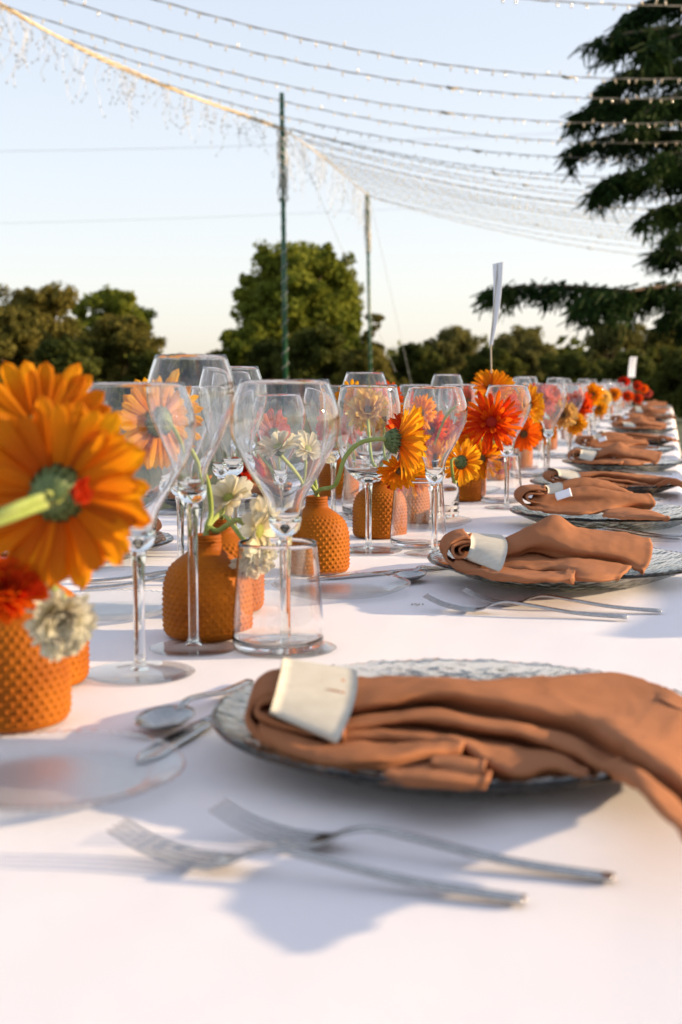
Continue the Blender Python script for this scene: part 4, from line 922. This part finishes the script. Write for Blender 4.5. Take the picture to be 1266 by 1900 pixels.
for i, (px, py, dd, mt, lb, vv) in enumerate([(1120, 738, 5.2, 'peach', 'small pale blurred bloom beyond the fifth napkin', farv[4]), (1112, 758, 4.9, 'amber', 'small amber blurred bloom above the fifth napkin ring', farv[4]), (1140, 732, 6.0, 'orange', 'small orange blurred bloom left of the far white card', farv[5]),
                                            (1158, 709, 7.5, 'red', 'small red blurred bloom just left of the far white card foot', farv[7]), (1165, 735, 7.2, 'redorange', 'small red-orange blurred bloom beneath the far white card', farv[7]), (1183, 716, 8.6, 'red', 'small red blurred bloom right of the far white card foot', farv[8]),
                                            (1184, 740, 8.2, 'red', 'low red blurred bloom near the end of the table', farv[8]), (1195, 722, 9.6, 'redorange', 'tiny red-orange bloom next to last in the row', farv[9]), (1203, 730, 10.1, 'coral', 'tiny coral bloom at the very end of the row', farv[10])]):
    fl('gerbera', F_(px, py, dd), camdir(-.1, .2, .9), .046, mt, lb, 60 + i, in_vase(vv), RUF, .28, join=True)

for i, (px, py, dd, rr, mt, fc, lb, vv) in enumerate([
    (655, 742, 1.80, .036, 'amber', (-.4, .4, .8), 'amber gerbera near the upper left inside the balloon glass', V3b),
    (718, 738, 2.00, .036, 'redorange', (.4, .4, .7), 'red-orange gerbera above the side-view orange one', V4b),
    (778, 768, 1.75, .036, 'orange', (-.4, .2, .8), 'orange gerbera between the side-view bloom and the middle tulip glass', V4b),
    (742, 872, 1.42, .032, 'orange', (.2, -.6, .7), 'orange gerbera drooping under the long arching stem bloom', V4),
    (832, 805, 2.15, .040, 'redorange', (.3, .2, .9), 'red-orange gerbera behind the right wall of the middle tulip glass', farv[0]),
    (884, 812, 2.10, .042, 'orange', (-.2, -.1, .9), 'orange gerbera tucked beneath the big red-orange one', V5b),
    (940, 752, 2.45, .046, 'redorange', (.4, .2, .8), 'red-orange gerbera inside the third tulip glass', farv[1]),
    (955, 800, 2.50, .042, 'orange', (.1, -.2, .9), 'orange gerbera low between third and fourth tulip glasses', V6),
    (1010, 800, 2.95, .040, 'orange', (.2, -.2, .9), 'orange gerbera low inside the fourth tulip glass', V7),
    (1030, 738, 3.30, .046, 'redorange', (-.2, .3, .9), 'red-orange gerbera high behind the fourth tulip glass', V7),
    (870, 745, 2.60, .044, 'coral', (.1, .3, .9), 'coral gerbera inside the balloon glass behind the arching stem', farv[1])]):
    fl('gerbera', F_(px, py, dd), camdir(*fc), rr, mt, lb, 90 + i, in_vase(vv), ((1, 22, .2, 0), (.92, 20, .4, .5), (.7, 16, .7, .2)), .2, 'disc', .12, join=True)

# ------------------------------------------------------------------ place settings, right-hand side
ordn = ['first', 'second', 'third', 'fourth', 'fifth', 'sixth', 'seventh', 'eighth', 'ninth', 'tenth', 'eleventh', 'twelfth', 'thirteenth', 'fourteenth', 'fifteenth']
PC = [(c1.x, c1.y), (c2.x, c2.y), (c3.x, c3.y)]
ys = [y * K for y in (2.28, 2.88, 3.45, 4.05, 5.0, 5.6, 6.5, 7.4, 8.4, 9.3, 10.1)]
for i, y in enumerate(ys): PC.append((-.125 + .012 * math.sin(i * 2.1), y))
kinds = [0, 1, 2, 0, 1, 2, 0, 1, 2, 0, 1, 0, 2, 1]
desc = {0: 'draped terracotta napkin with its tail falling past the plate rim', 1: 'terracotta napkin fanned to a peak', 2: 'terracotta napkin with a raised back flap and white tag'}
GT = 'tulip wine glasses'; GL = 'tall narrow wine glasses'; GB = 'balloon wine glasses'
for i, (x, y) in enumerate(PC):
    w_ = ordn[i]; k = kinds[i]
    charger(x, y, f'grey-green pressed glass charger, {w_} from the camera along the right side')
    rz = 0 if i < 3 else [.08, -.10, .05, -.06, .12, -.05, .1, 0, -.1, .06, .02][i - 3]
    napkin(k, x, y, f'{desc[k]}, on the {w_} right-side charger', rz, f'cream card ring around the {w_} right-side napkin')
def P2(px, py): p = atz(px, py); return (p.x, p.y)
cutlery('fork', P2(975, 1684), P2(300, 1600), 'blurred foreground fork, lower of the front pair')
cutlery('fork', P2(1140, 1643), P2(480, 1560), 'blurred foreground fork nearer the first charger')
cutlery('fork', P2(1163, 1152), P2(880, 1138), 'fork before the second charger, nearer the camera')
cutlery('fork', P2(1227, 1140), P2(950, 1126), 'fork before the second charger, closer to the plate')
cutlery('spoon', P2(462, 1272), P2(300, 1362), 'dessert spoon left of the first charger, tip toward the left vase')
cutlery('knife', P2(496, 1285), P2(320, 1382), 'dessert knife beside the spoon left of the first charger')
cutlery('spoon', P2(826, 1052), P2(765, 1080), 'dessert spoon left of the second charger')
cutlery('knife', P2(862, 1055), P2(700, 1068), 'dessert knife lying behind the second bread plate')
cutlery('knife', (PC[0][0] + .12, PC[0][1] + .185), (PC[0][0] - .1, PC[0][1] + .185), 'table knife beyond the first charger')
for i, (x, y) in enumerate(PC):
    if i >= 1: cutlery('knife', (x + .10, y + .185), (x - .1, y + .18), f'table knife beyond the {ordn[i]} right-side charger')
    if i >= 2 and i < 10:
        cutlery('fork', (x + .115, y - .195), (x - .1, y - .19), f'outer fork before the {ordn[i]} right-side charger')
        cutlery('fork', (x + .130, y - .170), (x - .1, y - .165), f'inner fork before the {ordn[i]} right-side charger')
    if i == 1: bread(*P2(632, 1102), 'clear bread plate before the sunlit third vase')
    elif i == 0: bread(*P2(95, 1460), 'blurred clear bread plate in the lower left foreground')
    elif i < 9: bread(x - .29, y - .10, f'clear bread plate left of the {ordn[i]} right-side charger')
wine_glass(G_TUL, *P2(530, 1206), 'largest tulip wine glass at picture centre behind the foreground napkin ring', GT, 1.10, 1.03)
tumbler(*P2(516, 1205), 'foreground water tumbler around the base of the largest tulip glass')
wine_glass(G_TALL, *P2(360, 1206), 'tall narrow wine glass rising highest, just left of centre', GL, 1.02, 1.02)
wine_glass(G_TUL, *P2(260, 1252), 'blurred tulip wine glass nearest the left gerbera', GT, 1.08, 1.02)
wine_glass(G_BAL, *P2(684, 1024), 'balloon wine glass before the fourth terracotta vase', GB)
wine_glass(G_TUL, *P2(806, 1030), 'tulip wine glass between balloon glass and the second napkin', GT)
tumbler(*P2(776, 1014), 'second water tumbler left of the second charger')
wine_glass(G_TALL, *P2(677, 950), 'tall wine glass showing above the balloon glass rim', GL, 1.1)
wine_glass(G_TUL, *P2(940, 944), 'tulip wine glass beside the large red-orange gerbera', GT)
tumbler(*P2(930, 933), 'third water tumbler, just left of the third charger')
wine_glass(G_BAL, *P2(850, 905), 'balloon wine glass behind the arching stem of the red-orange gerbera', GB)
wine_glass(G_TUL, *P2(1017, 885), 'fourth tulip wine glass along the right row', GT)
tumbler(*P2(982, 885), 'fourth water tumbler on the right row')
wine_glass(G_TALL, *P2(975, 850), 'tall wine glass behind the coral gerbera', GL)
wine_glass(G_TUL, *P2(1058, 848), 'fifth tulip wine glass along the right row', GT)
tumbler(*P2(1035, 850), 'fifth water tumbler on the right row')
wine_glass(G_BAL, *P2(1022, 825), 'balloon wine glass left of the blurred crimson gerbera', GB)
wine_glass(G_TUL, *P2(1095, 818), 'sixth tulip wine glass before the fifth napkin ring', GT)
tumbler(*P2(1078, 822), 'sixth water tumbler on the right row')
for i, (x, y) in enumerate(PC[6:]):
    w_ = ordn[i + 6]
    wine_glass(G_TUL, x - .22, y + .10, f'blurred tulip glass at the {w_} right-side setting', GT)
    wine_glass(G_BAL if i % 2 else G_TALL, x - .30, y + .12, f'blurred {"balloon" if i % 2 else "tall"} glass at the {w_} right-side setting', GB if i % 2 else GL)
    tumbler(x - .25, y + .03, f'blurred water tumbler at the {w_} right-side setting')
# ribbed glass candle holder beside the second tulip glass
v, f = lathe([(.004, .003), (.026, .003)] + [(.0275 + .0011 * math.cos(k * math.pi), .004 + k * .0035) for k in range(27)] + [(.0262, .098), (.0255, .05), (.0255, .008), (.004, .007)], 48, True, True)
p = P2(822, 962); rb = obj('ribbed_glass', mesh('ribbed_glass', v, f, M['bowl']), None, (p[0], p[1], TZ + .001)); tag(rb, 'ribbed clear glass cylinder behind the middle tulip glass', 'candle holder')
# ------------------------------------------------------------------ left-hand side settings (facing the other way)
LC = [P2(100, 1035)]
x0, y0 = LC[0]
LC = [(x0, y0 + k * K) for k in (0, .6, 1.22, 1.85, 2.5, 3.2, 4.0, 4.9, 5.9, 7.0)]
for i, (x, y) in enumerate(LC):
    w_ = ordn[i]
    charger(x, y, f'glass charger at the {w_} setting on the far left side of the table')
    napkin([1, 0, 2][i % 3], x, y, f'terracotta napkin on the {w_} charger of the far left side', math.pi + .1 * math.sin(i * 3), f'card ring on the {w_} napkin of the far left side', .92)
    cutlery('knife', (x - .1, y - .185), (x + .1, y - .185), f'knife by the {w_} charger on the far left side')
    cutlery('spoon', (x - .1, y - .205), (x + .1, y - .205), f'spoon by the {w_} charger on the far left side')
    gx = x + .25
    if i == 0:
        bread(*P2(205, 1140), 'clear bread plate behind the blurred left wine glass')
        cutlery('fork', P2(150, 1098), P2(280, 1090), 'fork lying left of the left wine glass stem'); cutlery('fork', P2(140, 1085), P2(270, 1080), 'second fork partly hidden by the big gerbera')
    else: bread(x + .24, y + .12, f'bread plate at the {w_} setting on the far left side')
    tumbler(gx + .02, y - .06, f'water tumbler at the {w_} setting on the far left side')
    wine_glass(G_TUL, gx - .02, y - .13, f'tulip glass at the {w_} setting on the far left side', GT)
    wine_glass(G_TALL if i % 2 == 0 else G_BAL, gx + .06, y - .17, f'{"tall" if i % 2 == 0 else "balloon"} glass at the {w_} setting on the far left side', GL if i % 2 == 0 else GB)
wine_glass(G_TALL, *P2(443, 985), 'tall wine glass showing left of the largest tulip glass rim', GL)
wine_glass(G_TUL, *P2(412, 1010), 'tulip wine glass behind the tall narrow glass', GT)
wine_glass(G_TUL, *P2(518, 1020), 'tulip wine glass seen inside the largest tulip glass', GT, 1, .95)

# ------------------------------------------------------------------ table cards on sticks
def card(px_b, py_b, px0, py0, px1, py1, wid, yawd, d, label, lean):
    t = empty('table_card', atz(px_b, py_b)); tag(t, label, 'sign', 'white table cards on sticks'); o = t.location
    d = d * K; a = atd(px0, py0, d); b = atd(px1, py1, d)              # lower and upper ends of the card
    mb = MB(); mb.add(*tube([Vector((0, 0, .001)), Vector(a) - o, Vector(b) - o], .0016, 8)); obj('stick', mb.mesh('stick', M['paper']), t)
    u = (b - a); side = (CR * math.cos(yawd) + Vector((CF.x, CF.y, 0)).normalized() * math.sin(yawd)) * wid
    n_ = u.cross(side).normalized() * .0006; V = []
    for i in range(9):
        k = i / 8; bow = n_ * 9 * math.sin(k * math.pi)
        for j in (-.5, .5):
            c = a + u * k + side * j * (.3 + .7 * k if lean else 1) + bow - o; V += [c + n_, c - n_]
    f = []
    for i in range(8):
        q = i * 4; f += [(q, q + 2, q + 6, q + 4), (q + 1, q + 5, q + 7, q + 3), (q, q + 4, q + 5, q + 1), (q + 2, q + 3, q + 7, q + 6)]
    f += [(0, 1, 3, 2), (32, 34, 35, 33)]
    obj('card', mesh('card', V, f, M['white'], False), t)
card(915, 870, 911, 640, 924, 488, .055, -1.30, 2.18, 'tall thin white card seen nearly edge-on atop a stick', True)
card(1172, 752, 1172, 700, 1176, 662, .058, .3, 7.8, 'small white card on a stick at the far end', False)

proto = None
for i, (x, y) in enumerate(PC[:8]):
    if i == 0: continue                                # the first place has no chair drawn up
    c = chair() if proto is None else copy_tree(proto)
    proto = proto or c
    c.location = (.30, y + (.02 if i % 2 else -.015), 0); c.rotation_euler.z = [.03, -.05, .02, .06, -.04, .0, .05, -.02][i]
    tag(c, f'wooden chair at the {ordn[i]} right-side setting, outside the picture', 'chair', 'wooden chairs along the right side of the table')

mb = MB(); rr = random.Random(5); cr = atz(775, 1126)
for k in range(9):
    a = Vector((rr.uniform(-.006, .006), rr.uniform(-.004, .004), .0012)); s_ = rr.uniform(.0006, .0016)
    mb.add([a + Vector((s_, 0, 0)), a + Vector((-s_, s_, 0)), a + Vector((-s_, -s_ * .7, 0)), a + Vector((0, 0, s_))], [(0, 1, 3), (1, 2, 3), (2, 0, 3), (0, 2, 1)])
o = obj('crumbs', mb.mesh('crumbs', M['plug'], False), None, (cr.x, cr.y, TZ + .001)); tag(o, 'few brown crumbs on the cloth by the tips of the second forks', 'crumbs')
